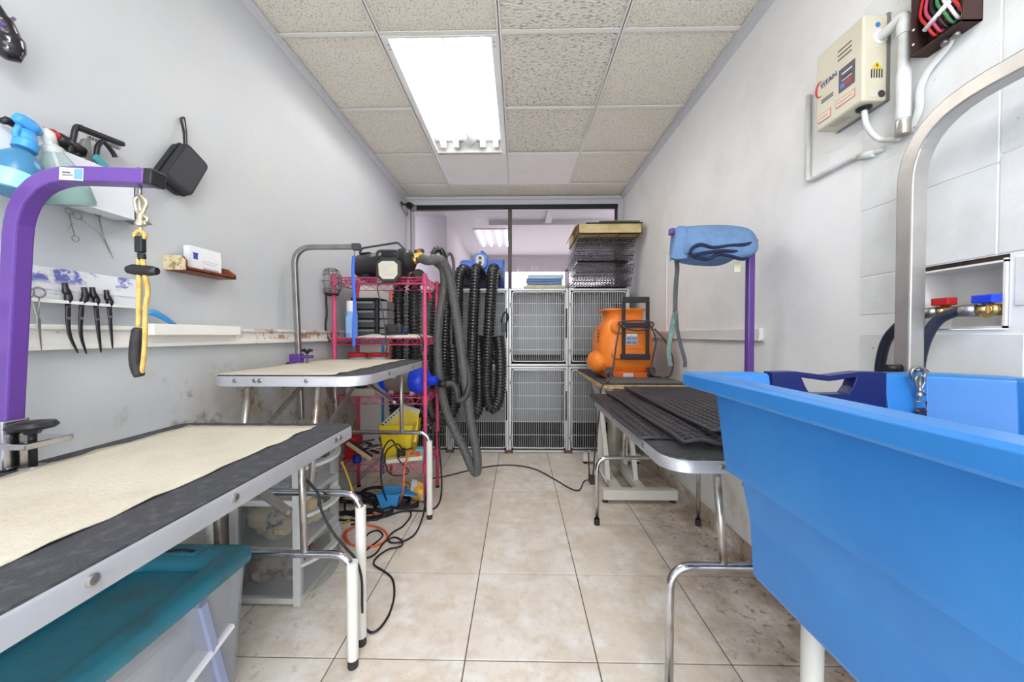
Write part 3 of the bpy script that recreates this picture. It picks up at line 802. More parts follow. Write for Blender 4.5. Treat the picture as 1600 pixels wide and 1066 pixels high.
build(MB().lathe([(.0, 0), (.044, .001), (.046, .01), (.043, .05), (.036, L0 * .5), (.03, L0 * .7), (.017, L0 * .9), (.016, L0)], a0, ax, 22), 'bottle', BOTG, t)
build(MB().lathe([(0, .002), (.0425, .004), (.0445, .01), (.042, .045), (0, .046)], a0, ax, 20), 'liquid', BOTA, t)
build(MB().lathe([(.018, 0), (.0185, .012), (.012, .016), (.011, .03)], a1 - ax.normalized() * .015, ax, 14), 'collar', mat('clear_collar', (226, 228, 226), .35, trans=.3), t)
build(MB().tube([A(80, 226), A(74, 208), A(68, 200)], [.012, .013, .006], 10), 'spray_head', MATS['clear_collar'], t)
t = thing('comb', 'dark clipper blade lying on the bin edge behind the blue bottle', 'comb', A(15, 195))
build(MB().tube([wb(2, 190, .08), wb(10, 188, .08), wb(30, 198, .08)], [.006, .009, .009], 8), 'handle', BLACK, t)

# scissors on the wall
def scissors(name, lab, cat, rA, rB, piv, tip, s, m=STEEL, off=.012, group=None):
    """rA, rB finger rings, pivot and tip, all measured on the wall"""
    P = lambda q: wall_l(q[0], q[1], off)
    t = thing(name, lab, cat, P(tip), group)
    for k, ring in enumerate((rA, rB)):
        cen = P(ring); pv = P(piv); tp = P(tip); d = (pv - cen).normalized()
        n = 16; cy_ = [cen + Vector((0, math.cos(2 * PI * i / n), math.sin(2 * PI * i / n))) * s for i in range(n)]
        b = build(MB().tube(cy_, s * .18, 6, closed=True), 'finger_ring', m, t)
        sh = cen + d * s
        side = Vector((0, d.z, -d.y)) * s * .25 * (1 if k else -1)
        build(MB().tube([sh, pv + side * .5, tp], [s * .2, s * .24, s * .05], 8, flat=(.6, 1), up=(1, 0, 0)), 'blade', m, t)
    build(MB().lathe([(s * .22, -.002), (s * .22, .003)], P(piv), (1, 0, 0), 8), 'screw', m, t)
    return t


scissors('hemostat', 'long steel hemostat hanging under the clear bottle on the left wall', 'hemostat', (121, 337), (153, 332), (163, 375), (177, 405), .010)
scissors('scissors', 'small steel scissors with a hanging ring, left of the long hemostat', 'scissors', (118, 373), (107, 330), (112, 350), (104, 364), .008)
# painted strip with slots
PW = layers('flaking_white_blue', (226, 228, 232), .55, [((74, 84, 176), 13, .52, .57, .9, [('Z', .045, .06)]), ((120, 108, 92), 30, .68, .72, .7, None)], .25, 20)
t = thing('scissor_rack', 'old white painted wood rack with flaking blue paint on the left wall', 'rack', Vector((XL, .85, 1.21)))
build(MB().box((XL, .6, 1.215), (XL + .03, 1.135, 1.30)), 'board', PW, t, bevel=.002, loc=Vector((XL, .85, 0))) if 0 else build(MB().box((XL, .6, 1.215), (XL + .03, 1.135, 1.30)), 'board', PW, t, bevel=.002)
build(MB().box((XL, .6, 1.243), (XL + .033, 1.135, 1.247)), 'ridge', PW, t)
build(MB().box((XL + .03, .6, 1.208), (XL + .046, 1.135, 1.216)), 'slot_strip', WHITE, t)
build(MB().prism([wall_l(50, 430, .034), wall_l(40, 436, .034), wall_l(36, 455, .034), wall_l(40, 452, .034), wall_l(46, 448, .034), wall_l(49, 440, .034), wall_l(53, 431, .034)], (.001, 0, 0)), 'blue_mark', SKY, t, label='curved sky blue painted mark')
scissors('scissors', 'bare steel scissors with open rings in the painted rack', 'scissors', (43, 457), (61, 457), (60, 500), (65, 548), .012, off=.045)
for k, (u0, v0, u1, v1, um, vm, u2, v2) in enumerate(((101, 442, 106, 475, 108, 520, 122, 552), (131, 449, 128, 475, 126, 520, 135, 553), (144, 449, 150, 478, 154, 520, 158, 551), (166, 453, 171, 480, 173, 510, 176, 545))):
    names = ['black handled shears with a curved tip, first of four from the purple post', 'black handled shears with bowed blades, second of the four in the rack', 'black handled shears, third of the four hanging in the painted rack', 'black handled shears at the end of the painted rack, last of four']
    t = thing('shears', names[k], 'scissors', wall_l(u2, v2, .045), 'black shears in the painted rack')
    P = lambda u, v, o=.04: wall_l(u, v, o)
    build(MB().tube(sm([P(u0, v0), P(u0 + 2, v0 + 12), P((u0 + u1) / 2 + 3, (v0 + v1) / 2 + 4), P(u1, v1)], 4), [.006, .006, .006, .007, .008, .0085, .008, .0075, .008, .0085, .008, .007, .006], 8), 'handle', mat('shear_black', (26, 24, 28), .2, coat=.4), t)
    build(MB().tube(sm([P(u1, v1), P(um, vm), P(u2, v2)], 5), [.0065, .006, .006, .0055, .005, .005, .0045, .004, .0035, .003, .0015], 8, flat=(.6, 1), up=(1, 0, 0)), 'blade', mat('dark_blade', (64, 64, 68), .25, metal=.8), t)
    build(MB().lathe([(.004, -.001), (.004, .002)], P((u1 + um) / 2, (v1 + vm) / 2, .046), (1, 0, 0), 8), 'screw', STEEL, t)
t = thing('stripping_knife', 'sky blue handled tool lying on the wall rail behind the yellow noose', 'tool', wall_l(250, 505, .04))
build(MB().tube(sm([wall_l(229, 489, .035), wall_l(240, 489, .035), wall_l(255, 496, .035), wall_l(272, 507, .035)], 4), [.006, .009, .01, .0105, .011, .011, .01, .01, .0095, .009, .008, .007, .005], 10), 'handle', SKY, t)
build(MB().tube([wall_l(226, 487, .035), wall_l(231, 489, .035)], [.004, .006], 8).tube([wall_l(271, 506, .035), wall_l(277, 508, .035)], [.006, .002], 8), 'tip', BLACK, t)
# card holder
t = thing('card_holder', 'brown wooden card holder with crackled cream end on the left wall', 'card holder', wall_l(295, 425, .03))
d = .075
e0 = [wall_l(246, 418), wall_l(250, 395)]
y0, y1, zb = 1.243, 1.475, 1.352
ex = XL + d
prof = [(XL, zb), (ex, zb), (ex, zb + .035), (ex - .012, zb + .05), (XL + .012, zb + .052), (XL, zb + .05)]
build(MB().prism([(x, y0, z) for x, z in prof], (0, .008, 0)), 'end_panel', CRACK, t, bevel=.002, label='crackled cream end panel')
build(MB().prism([(x, y0 + .008, z) for x, z in prof], (0, .006, 0)), 'end_edge', WOOD, t)
build(MB().box((XL, y0 + .01, zb), (ex, y1, zb + .008)), 'base', WOOD, t, bevel=.002)
prof = [(XL, zb), (ex, zb), (ex, zb + .02), (ex - .03, zb + .042), (XL, zb + .05)]
build(MB().prism([(x, y1 - .01, z) for x, z in prof], (0, .01, 0)), 'end_panel', WOOD, t, bevel=.002)
build(MB().box((ex - .006, y0 + .01, zb), (ex, y1, zb + .014)), 'lip', WOOD, t)
t = thing('business_cards', 'stack of white cards with a small blue logo in the brown holder', 'cards', Vector((XL + .03, 1.36, zb + .008)))
build(MB().box((XL + .02, 1.30, zb + .008), (XL + .045, 1.435, zb + .10)), 'card_stack', PAPER, t)
build(MB().box((XL + .047, 1.30, zb + .009), (XL + .0475, 1.435, zb + .082)), 'front_card', PAPER, t)
build(MB().box((XL + .0476, 1.31, zb + .052), (XL + .048, 1.328, zb + .074)).box((XL + .0476, 1.307, zb + .072), (XL + .048, 1.331, zb + .076)), 'blue_logo', mat('logo_blue', (70, 76, 190), .6), t)
build(MB().box((XL + .0476, 1.345, zb + .05), (XL + .048, 1.42, zb + .0515)).box((XL + .0476, 1.35, zb + .042), (XL + .048, 1.41, zb + .0435)).box((XL + .0476, 1.35, zb + .02), (XL + .048, 1.42, zb + .026)), 'print', mat('card_grey', (170, 168, 184), .7), t)
# camera in the far corner
A = lambda u, v: at(u, v, y=3.86)
t = thing('security_camera', 'small black camera in the far top left corner', 'camera', A(640, 330))
build(MB().lathe([(.03, 0), (.03, .012), (.012, .02), (.012, .07)], Vector((XL, 3.82, 2.5)), (1, .2, 0), 14), 'mount', BLACK, t)
build(MB().lathe([(.02, 0), (.034, .02), (.036, .09), (.038, .1), (.03, .101)], Vector((XL + .055, 3.85, 2.515)), (.75, -.2, -.6), 16), 'body', BLACK, t)
build(MB().tube(sm([(XL + .01, 3.80, 2.49), (XL + .03, 3.80, 2.42), (XL + .06, 3.82, 2.38), (XL + .06, 3.83, 2.43)], 5), .007, 6), 'cable', GREYP, t)
# ================================================================== PINK WIRE RACK
RX0, RX1, RY0, RY1 = -1.185, -.60, 2.315, 2.655
SH = [.27, .705, 1.085, 1.475]
t = thing('wire_shelf_rack', 'pink four-tier wire rack crowded with dryers and bottles', 'rack', (-.89, 2.48, 0))
for x in (RX0, RX1):
    for yv in (RY0, RY1):
        p = build(MB().cyl((x, yv, .02), (x, yv, 1.515), .0125, n=12).lathe([(.0125, 0), (.0125, .004)], (x, yv, 1.515), (0, 0, 1), 12), 'post', PINK, t)
        build(MB().lathe([(.010, 0), (.015, .003), (.013, .02)], (x, yv, 0), (0, 0, 1), 12), 'foot', BLACK, p)
        for z in SH: build(MB().lathe([(.0165, -.028), (.0185, .028)], (x, yv, z), (0, 0, 1), 12), 'collar', PINK, p)
for z in SH:
    mb = MB()
    for zz in (z + .018, z - .022):
        mb.tube([(RX0, RY0, zz), (RX1, RY0, zz), (RX1, RY1, zz), (RX0, RY1, zz)], .0032, 6, closed=True)
    for (a, b, n) in (((RX0, RY0), (RX1, RY0), 18), ((RX0, RY1), (RX1, RY1), 18), ((RX0, RY0), (RX0, RY1), 10), ((RX1, RY0), (RX1, RY1), 10)):
        pts = [(a[0] + (b[0] - a[0]) * i / n, a[1] + (b[1] - a[1]) * i / n, z + (.016 if i % 2 else -.02)) for i in range(n + 1)]
        mb.tube(pts, .0024, 5, smooth=False)
    build(mb, 'shelf_frame', PINK, t)
    mb = MB()
    for i in range(1, 24):
        x = RX0 + (RX1 - RX0) * i / 24; mb.tube([(x, RY0, z + .022), (x, RY1, z + .022)], .002, 5)
    for k in (1, 2): mb.tube([(RX0, RY0 + (RY1 - RY0) * k / 3, z + .016), (RX1, RY0 + (RY1 - RY0) * k / 3, z + .016)], .003, 5)
    build(mb, 'shelf_wires', PINK, t)
T_ = lambda k: SH[k] + .024          # top of shelf k

# big black dryer on top
t = thing('dog_dryer', 'large black canister dryer lying on top of the pink rack', 'dryer', (-.9, 2.47, T_(3)))
a, b = Vector((-1.115, 2.52, T_(3) + .098)), Vector((-.70, 2.40, T_(3) + .12)); L0 = (b - a).length
body = build(MB().lathe([(.05, 0), (.074, .006), (.082, .02), (.082, L0 - .08), (.086, L0 - .078), (.086, L0 - .062), (.08, L0 - .06), (.072, L0 - .02), (.05, L0), (.03, L0 + .004)], a, b - a, 26), 'canister', mat('satin_black', (38, 40, 43), .35, coat=.2), t)
ax = (b - a).normalized(); sd = Vector((ax.y, -ax.x, 0)).normalized(); upv = Vector((0, 0, 1))
lp = a + ax * L0 * .45 + (sd * .74 + upv * .62).normalized() * .0825
build(MB().beam(lp - ax * .045, lp + ax * .045, .001, .036, up=(-sd * .62 + upv * .74)), 'plate', GREYP, body, label='small grey rating plate')
sw = a + ax * .06 + upv * .085
build(MB().beam(sw - ax * .035, sw + ax * .045, .05, .014), 'switch_bracket', BLACK, t, bevel=.003)
build(MB().tube(fillet([at(562, 396, y=2.47), at(565, 388, y=2.46), at(622, 379, y=2.42), at(634, 392, y=2.41)], .02, 4), .007, 8), 'handle', DGREY, t)
for f in (.2, .78):
    c = a + ax * L0 * f
    build(MB().prism([Vector((c.x - .03, c.y - .07, T_(3))), Vector((c.x + .03, c.y - .07, T_(3))), Vector((c.x + .02, c.y - .05, c.z - .05)), Vector((c.x - .02, c.y - .05, c.z - .05))], (0, .14, 0)), 'foot_bracket', BLACK, t)
n0 = b + ax * .0
nz = build(MB().cyl(n0, n0 + ax * .035, .026).cyl(n0 + ax * .035, n0 + ax * .07, .022), 'outlet', BRASS, t)
build(MB().beam(n0 + ax * .02 + upv * .024, n0 + ax * .075 + upv * .03, .04, .03), 'warning_tag', mat('tag_yellow', (226, 206, 96), .6), nz, bevel=.002)
build(MB().beam(n0 + ax * .02 + upv * .05, n0 + ax * .075 + upv * .056, .042, .022), 'tag_top', DGREY, nz, bevel=.002)
build(MB().beam(n0 + ax * .045 + upv * .05 + sd * .022, n0 + ax * .07 + upv * .053 + sd * .022, .002, .016), 'tag_spot', mat('tag_orange', (226, 110, 40), .6), nz)

# work light on the shelf edge
A = lambda u, v, d=0: at(u, v, y=2.27 - d)
t = thing('work_light', 'black square work lamp with pale lens on the pink rack', 'lamp', A(606, 442))
oct_ = [(587, 410), (595, 402), (618, 402), (626, 410), (626, 430), (617, 441), (597, 441), (587, 431)]
build(MB().prism([A(*p) for p in oct_], (0, .03, 0)), 'housing', mat('lamp_rubber', (52, 54, 52), .6), t, bevel=.005)
lens = [(591, 412), (597, 408), (615, 408), (621, 413), (621, 429), (615, 436), (598, 436), (592, 430)]
l_ = build(MB().prism([A(*p, .0015) for p in lens], (0, .004, 0)), 'reflector', mat('lamp_rim', (214, 210, 194), .3), t)
build(MB().prism([A(597, 413, .003), A(615, 413, .003), A(616, 430, .003), A(598, 431, .003)], (0, .002, 0)), 'lens', mat('lamp_lens', (206, 204, 208), .12, rgb2=(226, 214, 180), vscale=30), l_)
build(MB().tube(fillet([A(589, 406), A(589, 392), A(622, 392), A(621, 406)], .025, 5), .008, 8), 'handle', MATS['lamp_rubber'], t)
build(MB().beam(A(596, 397), A(614, 397), .02, .03), 'battery_block', BLACK, t, bevel=.004)

# wire muzzle hung on the front post
t = thing('basket_muzzle', 'black and silver wire basket muzzle hung over the left rack post', 'muzzle', (RX0 - .01, RY0 - .02, 1.40))
c = Vector((RX0 - .012, RY0 - .005, 1.385)); prof = [(.036, 0), (.055, .03), (.062, .08), (.056, .12), (.040, .155), (.02, .165)]
mb = MB()
for k in range(10):
    a_ = 2 * PI * k / 10; mb.tube([c + Vector((r * math.cos(a_), r * math.sin(a_), h)) for r, h in prof], .0028, 6)
for r, h in prof[:-1]:
    mb.tube([c + Vector((r * math.cos(q), r * math.sin(q), h)) for q in [2 * PI * i / 18 for i in range(18)]], .0028, 6, closed=True)
build(mb, 'wire_basket', mat('muzzle_wire', (120, 120, 122), .3, metal=.8), t)
build(MB().tube([c + Vector((.037 * math.cos(q), .037 * math.sin(q), .0)) for q in [2 * PI * i / 18 for i in range(18)]], .007, 6, closed=True), 'leather_rim', BLACK, t)
build(MB().tube(sm([c + Vector((-.036, 0, 0)), c + Vector((-.03, -.012, -.05)), c + Vector((-.022, -.02, -.12)), c + Vector((-.03, -.02, -.2)), c + Vector((-.02, -.02, -.27)), c + Vector((.0, -.024, -.3))], 5), .007, 6, flat=(.4, 1)), 'strap', BLACK, t)

# second shelf
z2 = T_(2)
t = thing('spray_bottle', 'pale blue bottle with a white cap on the second rack shelf', 'bottle', (-1.10, 2.375, z2))
build(MB().lathe([(.036, 0), (.038, .006), (.038, .15), (.033, .168), (.028, .17)], (-1.10, 2.375, z2), (0, 0, 1), 20), 'bottle_body', mat('bottle_blue', (126, 172, 228), .35), t)
build(MB().lathe([(.029, .168), (.031, .172), (.031, .235), (.028, .24)], (-1.10, 2.375, z2), (0, 0, 1), 18), 'cap', WHITE, t)
build(MB().prism([(-1.118, 2.3365, z2 + .03), (-1.082, 2.3365, z2 + .03), (-1.082, 2.3365, z2 + .13), (-1.10, 2.3365, z2 + .145), (-1.118, 2.3365, z2 + .13)], (0, .003, 0)), 'label', mat('bottle_label', (150, 188, 236), .5), t)
t = thing('small_drawers', 'black organiser with four smoky drawers on the second rack shelf', 'organiser', (-1.0, 2.52, z2))
mb = MB().box((-1.14, 2.45, z2), (-1.13, 2.64, z2 + .27)).box((-.975, 2.45, z2), (-.955, 2.64, z2 + .27)).box((-1.14, 2.45, z2 + .255), (-.955, 2.64, z2 + .27)).box((-1.14, 2.63, z2), (-.955, 2.64, z2 + .27))
build(mb, 'frame', BLACK, t, bevel=.003)
for k in range(4):
    z = z2 + .004 + k * .063
    d = build(MB().box((-1.128, 2.445, z), (-.977, 2.625, z + .056)), 'drawer', DGREY, t, bevel=.004)
    build(MB().box((-1.12, 2.441, z + .038), (-.985, 2.446, z + .05)), 'drawer_lip', GREYP, d)
    build(MB().box((-.953, 2.47, z), (-.90, 2.62, z + .056)), 'side_drawer', GREYP, t, bevel=.004)
t = thing('clipper_stand', 'black clipper charging stand on the cream towel of the rack', 'stand', (-.83, 2.36, z2 + .018))
build(MB().box((-.90, 2.34, z2 + .018), (-.74, 2.43, z2 + .03)).box((-.88, 2.36, z2 + .03), (-.77, 2.42, z2 + .085)), 'stand_body', mat('stand_grey', (54, 58, 60), .4), t, bevel=.006)
for x in (-.862, -.795):
    build(MB().cyl((x, 2.355, z2 + .055), (x, 2.365, z2 + .055), .014, n=12), 'dock', BLACK, t)
build(MB().box((-.76, 2.36, z2 + .03), (-.725, 2.41, z2 + .06)), 'plug', mat('ink_blue', (28, 40, 80), .4), t, bevel=.004)
def cloth_slab(x0, x1, y0, y1, z, h, nx, ny, amp, seed):
    rnd = random.Random(seed); ph = [rnd.uniform(0, 6) for _ in range(6)]
    vs = []; fs = []
    for s in (0, 1):
        for j in range(ny + 1):
            for i in range(nx + 1):
                u, v = i / nx, j / ny
                e = min(u, 1 - u, v, 1 - v) * 8; e = min(1, e)
                w = amp * (math.sin(u * 9 + ph[0]) * math.cos(v * 6 + ph[1]) + .5 * math.sin(u * 17 + v * 9 + ph[2]))
                zz = z + (h * (.35 + .65 * e) + w * e if s else 0)
                vs.append((x0 + (x1 - x0) * u + amp * math.sin(v * 7 + ph[3]), y0 + (y1 - y0) * v + amp * math.sin(u * 8 + ph[4]), zz))
    W1 = nx + 1; n1 = W1 * (ny + 1)
    for j in range(ny):
        for i in range(nx):
            a = j * W1 + i; fs.append((a, a + W1, a + W1 + 1, a + 1)); fs.append((n1 + a, n1 + a + 1, n1 + a + W1 + 1, n1 + a + W1))
    for i in range(nx):
        fs.append((i, i + 1, n1 + i + 1, n1 + i)); a = ny * W1 + i; fs.append((a, n1 + a, n1 + a + 1, a + 1))
    for j in range(ny):
        a = j * W1; fs.append((a, n1 + a, n1 + a + W1, a + W1)); a += nx; fs.append((a, a + W1, n1 + a + W1, n1 + a))
    return MB().add(vs, fs, True)
tag(build(cloth_slab(-1.05, -.62, 2.325, 2.60, z2 - .002, .022, 16, 10, .005, 4), 'towel', TOWELW), 'rumpled cream towel spread on the second rack shelf', 'towel')

# third shelf: jars and the grey dryer
z3 = T_(1)
for k, (x, y, lab) in enumerate(((-1.09, 2.44, 'clear jar with a red lid, nearer the wall, on the third rack shelf'), (-.955, 2.46, 'clear jar with a red lid beside the grey blue dryer'))):
    t = thing('storage_jar', lab, 'jar', (x, y, z3))
    build(MB().lathe([(.058, 0), (.062, .006), (.062, .24), (.058, .25)], (x, y, z3), (0, 0, 1), 22, cap=True), 'jar_body', mat('jar_clear', (222, 224, 222), .2, trans=.6), t)
    build(MB().lathe([(.064, .25), (.066, .254), (.066, .272), (.06, .276), (.0, .277)], (x, y, z3), (0, 0, 1), 22), 'lid', RED, t)
    build(MB().ball((x, y, z3 + .06), (.05, .05, .045), 12), 'contents', stuffc[k + 1], t)
t = thing('dog_dryer', 'grey canister dryer with vivid blue ends on the third rack shelf', 'dryer', (-.78, 2.44, z3))
a, b = Vector((-.905, 2.48, z3 + .095)), Vector((-.655, 2.42, z3 + .095)); ax = (b - a).normalized(); L0 = (b - a).length
build(MB().lathe([(.084, 0), (.088, .02), (.088, L0 - .02), (.084, L0)], a, ax, 26), 'canister', mat('champagne_metal', (170, 166, 156), .3, metal=.75), t)
build(MB().lathe([(.06, -.03), (.09, -.012), (.092, .03), (.088, .032)], a, ax, 26), 'end_ring', BLUEV, t)
build(MB().lathe([(.088, -.05), (.092, -.045), (.092, .0), (.08, .03), (.05, .055), (.03, .06), (.03, .115), (.025, .116)], b, ax, 26), 'nozzle_end', BLUEV, t)
build(MB().beam(a + ax * .06 + Vector((0, 0, .10)), b - ax * .02 + Vector((0, 0, .10)), .03, .022), 'handle', BLUEV, t, bevel=.006)
build(MB().beam(a + ax * .06 + Vector((-.02, -.09, .045)), a + ax * .12 + Vector((-.02, -.09, .045)), .002, .05), 'label', PAPER, t)
for f in (.2, .8):
    c = a + ax * L0 * f
    build(MB().box((c.x - .015, c.y - .06, z3), (c.x + .015, c.y + .06, z3 + .025)), 'foot', mat('dryer_foot', (180, 150, 146), .5), t, bevel=.003)
t = thing('plastic_tub', 'low clear tub with a white lid and dark brush under the table edge', 'box', (-1.03, 2.36, z3))
build(MB().box((-1.12, 2.327, z3), (-.93, 2.372, z3 + .05)), 'tub', mat('tub_tan', (158, 150, 134), .5), t, bevel=.005)
build(MB().ball((-1.03, 2.345, z3 + .075), (.05, .02, .028), 12), 'brush_tuft', BLACKM, t)
# hanging red charm
A = lambda u, v: at(u, v, y=2.62)
t = thing('red_charm', 'small red tassel hanging from the top shelf of the rack', 'charm', A(672, 468))
build(MB().tube([A(673, 445), A(672, 455)], .003, 6).ball(A(671, 458), (.014, .01, .02), 10).ball(A(673, 464), (.011, .008, .016), 10), 'tassel', mat('charm_red', (226, 40, 90), .6), t)

# bottom shelf
z4 = T_(0)
t = thing('plastic_bin', 'yellow plastic bin with a grey perforated rim on the bottom rack shelf', 'bin', (-.83, 2.48, z4))
r0 = [rrect(-.935 + o, -.70 - o, 2.37 + o, 2.61 - o, z4 + z, .02) for z, o in ((0, .03), (.2, .006), (.235, .0), (.235, .006), (.20, .012), (.01, .035))]
build(MB().loft(r0, smooth=False), 'bin_body', YEL, t)
build(MB().box((-.90, 2.366, z4 + .175), (-.845, 2.378, z4 + .195)), 'grip_hole', BLACK, t, bevel=.005)
q0, q1 = Vector((-.95, 2.45, z4 + .20)), Vector((-.76, 2.58, z4 + .36))
t2 = thing('perforated_panel', 'grey and yellow perforated plate standing in the yellow bin', 'panel', (-.85, 2.5, z4 + .1))
build(MB().prism([(-.93, 2.44, z4 + .21), (-.80, 2.50, z4 + .335), (-.69, 2.50, z4 + .30), (-.70, 2.46, z4 + .1), (-.92, 2.44, z4 + .1)], (0, .008, 0)), 'plate', YEL, t2)
mb = MB().beam((-.945, 2.438, z4 + .20), (-.80, 2.498, z4 + .335), .012, .03).beam((-.80, 2.498, z4 + .335), (-.685, 2.498, z4 + .30), .012, .03)
fr_ = build(mb, 'rim', mat('rim_grey', (196, 198, 188), .5), t2)
mb = MB()
for i in range(9):
    f = .06 + i * .11; p = Vector((-.945, 2.431, z4 + .20)).lerp(Vector((-.80, 2.491, z4 + .335)), f); mb.ball(p, .006, 8)
build(mb, 'hole', BLACK, fr_)
t = thing('power_strip', 'cream power strip tilted on the edge of the bottom rack shelf', 'power strip', (-.74, 2.34, z4))
build(MB().beam((-.86, 2.335, z4 + .014), (-.62, 2.345, z4 + .04), .06, .026), 'strip_body', mat('strip_cream', (222, 212, 190), .5), t, bevel=.004)
build(MB().box((-.665, 2.315, z4 + .052), (-.64, 2.335, z4 + .075)), 'switch', mat('switch_red', (226, 74, 44), .4), t, bevel=.003)
for x, zz in ((-.775, .045), (-.745, .05)):
    build(MB().box((x - .010, 2.31, z4 + zz), (x + .010, 2.34, z4 + zz + .05)), 'plug', BLACK, t, bevel=.004)
t = thing('aqua_box', 'small aqua packet at the right end of the bottom rack shelf', 'packet', (-.63, 2.4, z4))
build(MB().box((-.685, 2.385, z4 + .035), (-.625, 2.45, z4 + .075)).box((-.66, 2.38, z4), (-.61, 2.45, z4 + .035)), 'packet', mat('aqua_card', (132, 206, 216), .6), t, bevel=.002)
t = thing('hand_brush', 'wooden handled brush lying across the bottom rack shelf', 'brush', (-1.02, 2.36, z4))
build(MB().beam((-1.12, 2.345, z4 + .13), (-.96, 2.345, z4 + .02), .03, .028), 'handle', mat('pale_wood', (196, 170, 130), .6), t, bevel=.006)
build(MB().beam((-1.125, 2.345, z4 + .15), (-.955, 2.345, z4 + .035), .02, .012), 'bristles', BLACKM, t)
t = thing('red_case', 'red case behind the wooden brush on the bottom rack shelf', 'case', (-1.13, 2.45, z4))
build(MB().box((-1.165, 2.39, z4), (-1.09, 2.52, z4 + .14)), 'case_body', RED, t, bevel=.01)
t = thing('blue_cap', 'blue plastic cap on the front edge of the bottom rack shelf', 'cap', (-1.055, 2.335, z4))
build(MB().lathe([(.025, 0), (.028, .02), (.026, .045), (.01, .055)], (-1.055, 2.34, z4), (0, 0, 1), 14), 'cap_body', mat('deep_blue', (30, 44, 132), .4), t)
t = thing('grooming_tools', 'heap of dark combs and wire brushes behind the wooden handled brush', 'tools', (-1.0, 2.45, z4))
rnd = random.Random(11)
for k in range(7):
    x, yv = rnd.uniform(-1.06, -.97), rnd.uniform(2.41, 2.55); dz = .01 + k * .013
    an = rnd.uniform(0, 3)
    dv = Vector((math.cos(an), math.sin(an) * .6, rnd.uniform(-.1, .5))) * .06
    build(MB().beam(Vector((x, yv, z4 + dz + .02)) - dv, Vector((x, yv, z4 + dz + .02)) + dv, .022, .010), 'tool', [BLACK, STEEL, DGREY, BLACKM][k % 4], t, bevel=.003)

# on the floor under the rack
t = thing('scoop', 'sky blue plastic scoop on the floor under the pink rack', 'scoop', (-.80, 2.36, 0))
rg = [[Vector((-.84 + dx * s, 2.36 + dy * s, z)) for dx, dy in ((-.06, -.05), (.06, -.05), (.07, .06), (-.06, .06))] for s, z in ((.8, 0.003), (1.25, .10), (1.2, .10), (.75, .008))]
build(MB().loft(rg, smooth=False), 'bowl', SKY, t, bevel=.004)
build(MB().prism([(-.77, 2.30, .10), (-.66, 2.33, .075), (-.66, 2.36, .075), (-.77, 2.42, .095)], (0, 0, .006)), 'lip', SKY, t)
t = thing('treat_bag', 'crumpled orange and clear bag under the right end of the rack', 'bag', (-.65, 2.42, 0))
rg = []
for i in range(6):
    f = i / 5; w = .05 + .03 * math.sin(PI * f)
    rg.append([Vector((-.72 + .13 * f + .02 * math.sin(5 * q), 2.44 + w * math.cos(q), .06 + (.055 + .02 * (1 - f)) * math.sin(q) * (1.0 if i < 5 else .4) + .02 * (1 - f))) for q in [2 * PI * k / 10 for k in range(10)]])
build(MB().loft(rg), 'bag_body', mat('bag_orange', (220, 160, 40), .3, rgb2=(190, 200, 214), vscale=14, lo=.48, hi=.54), t)

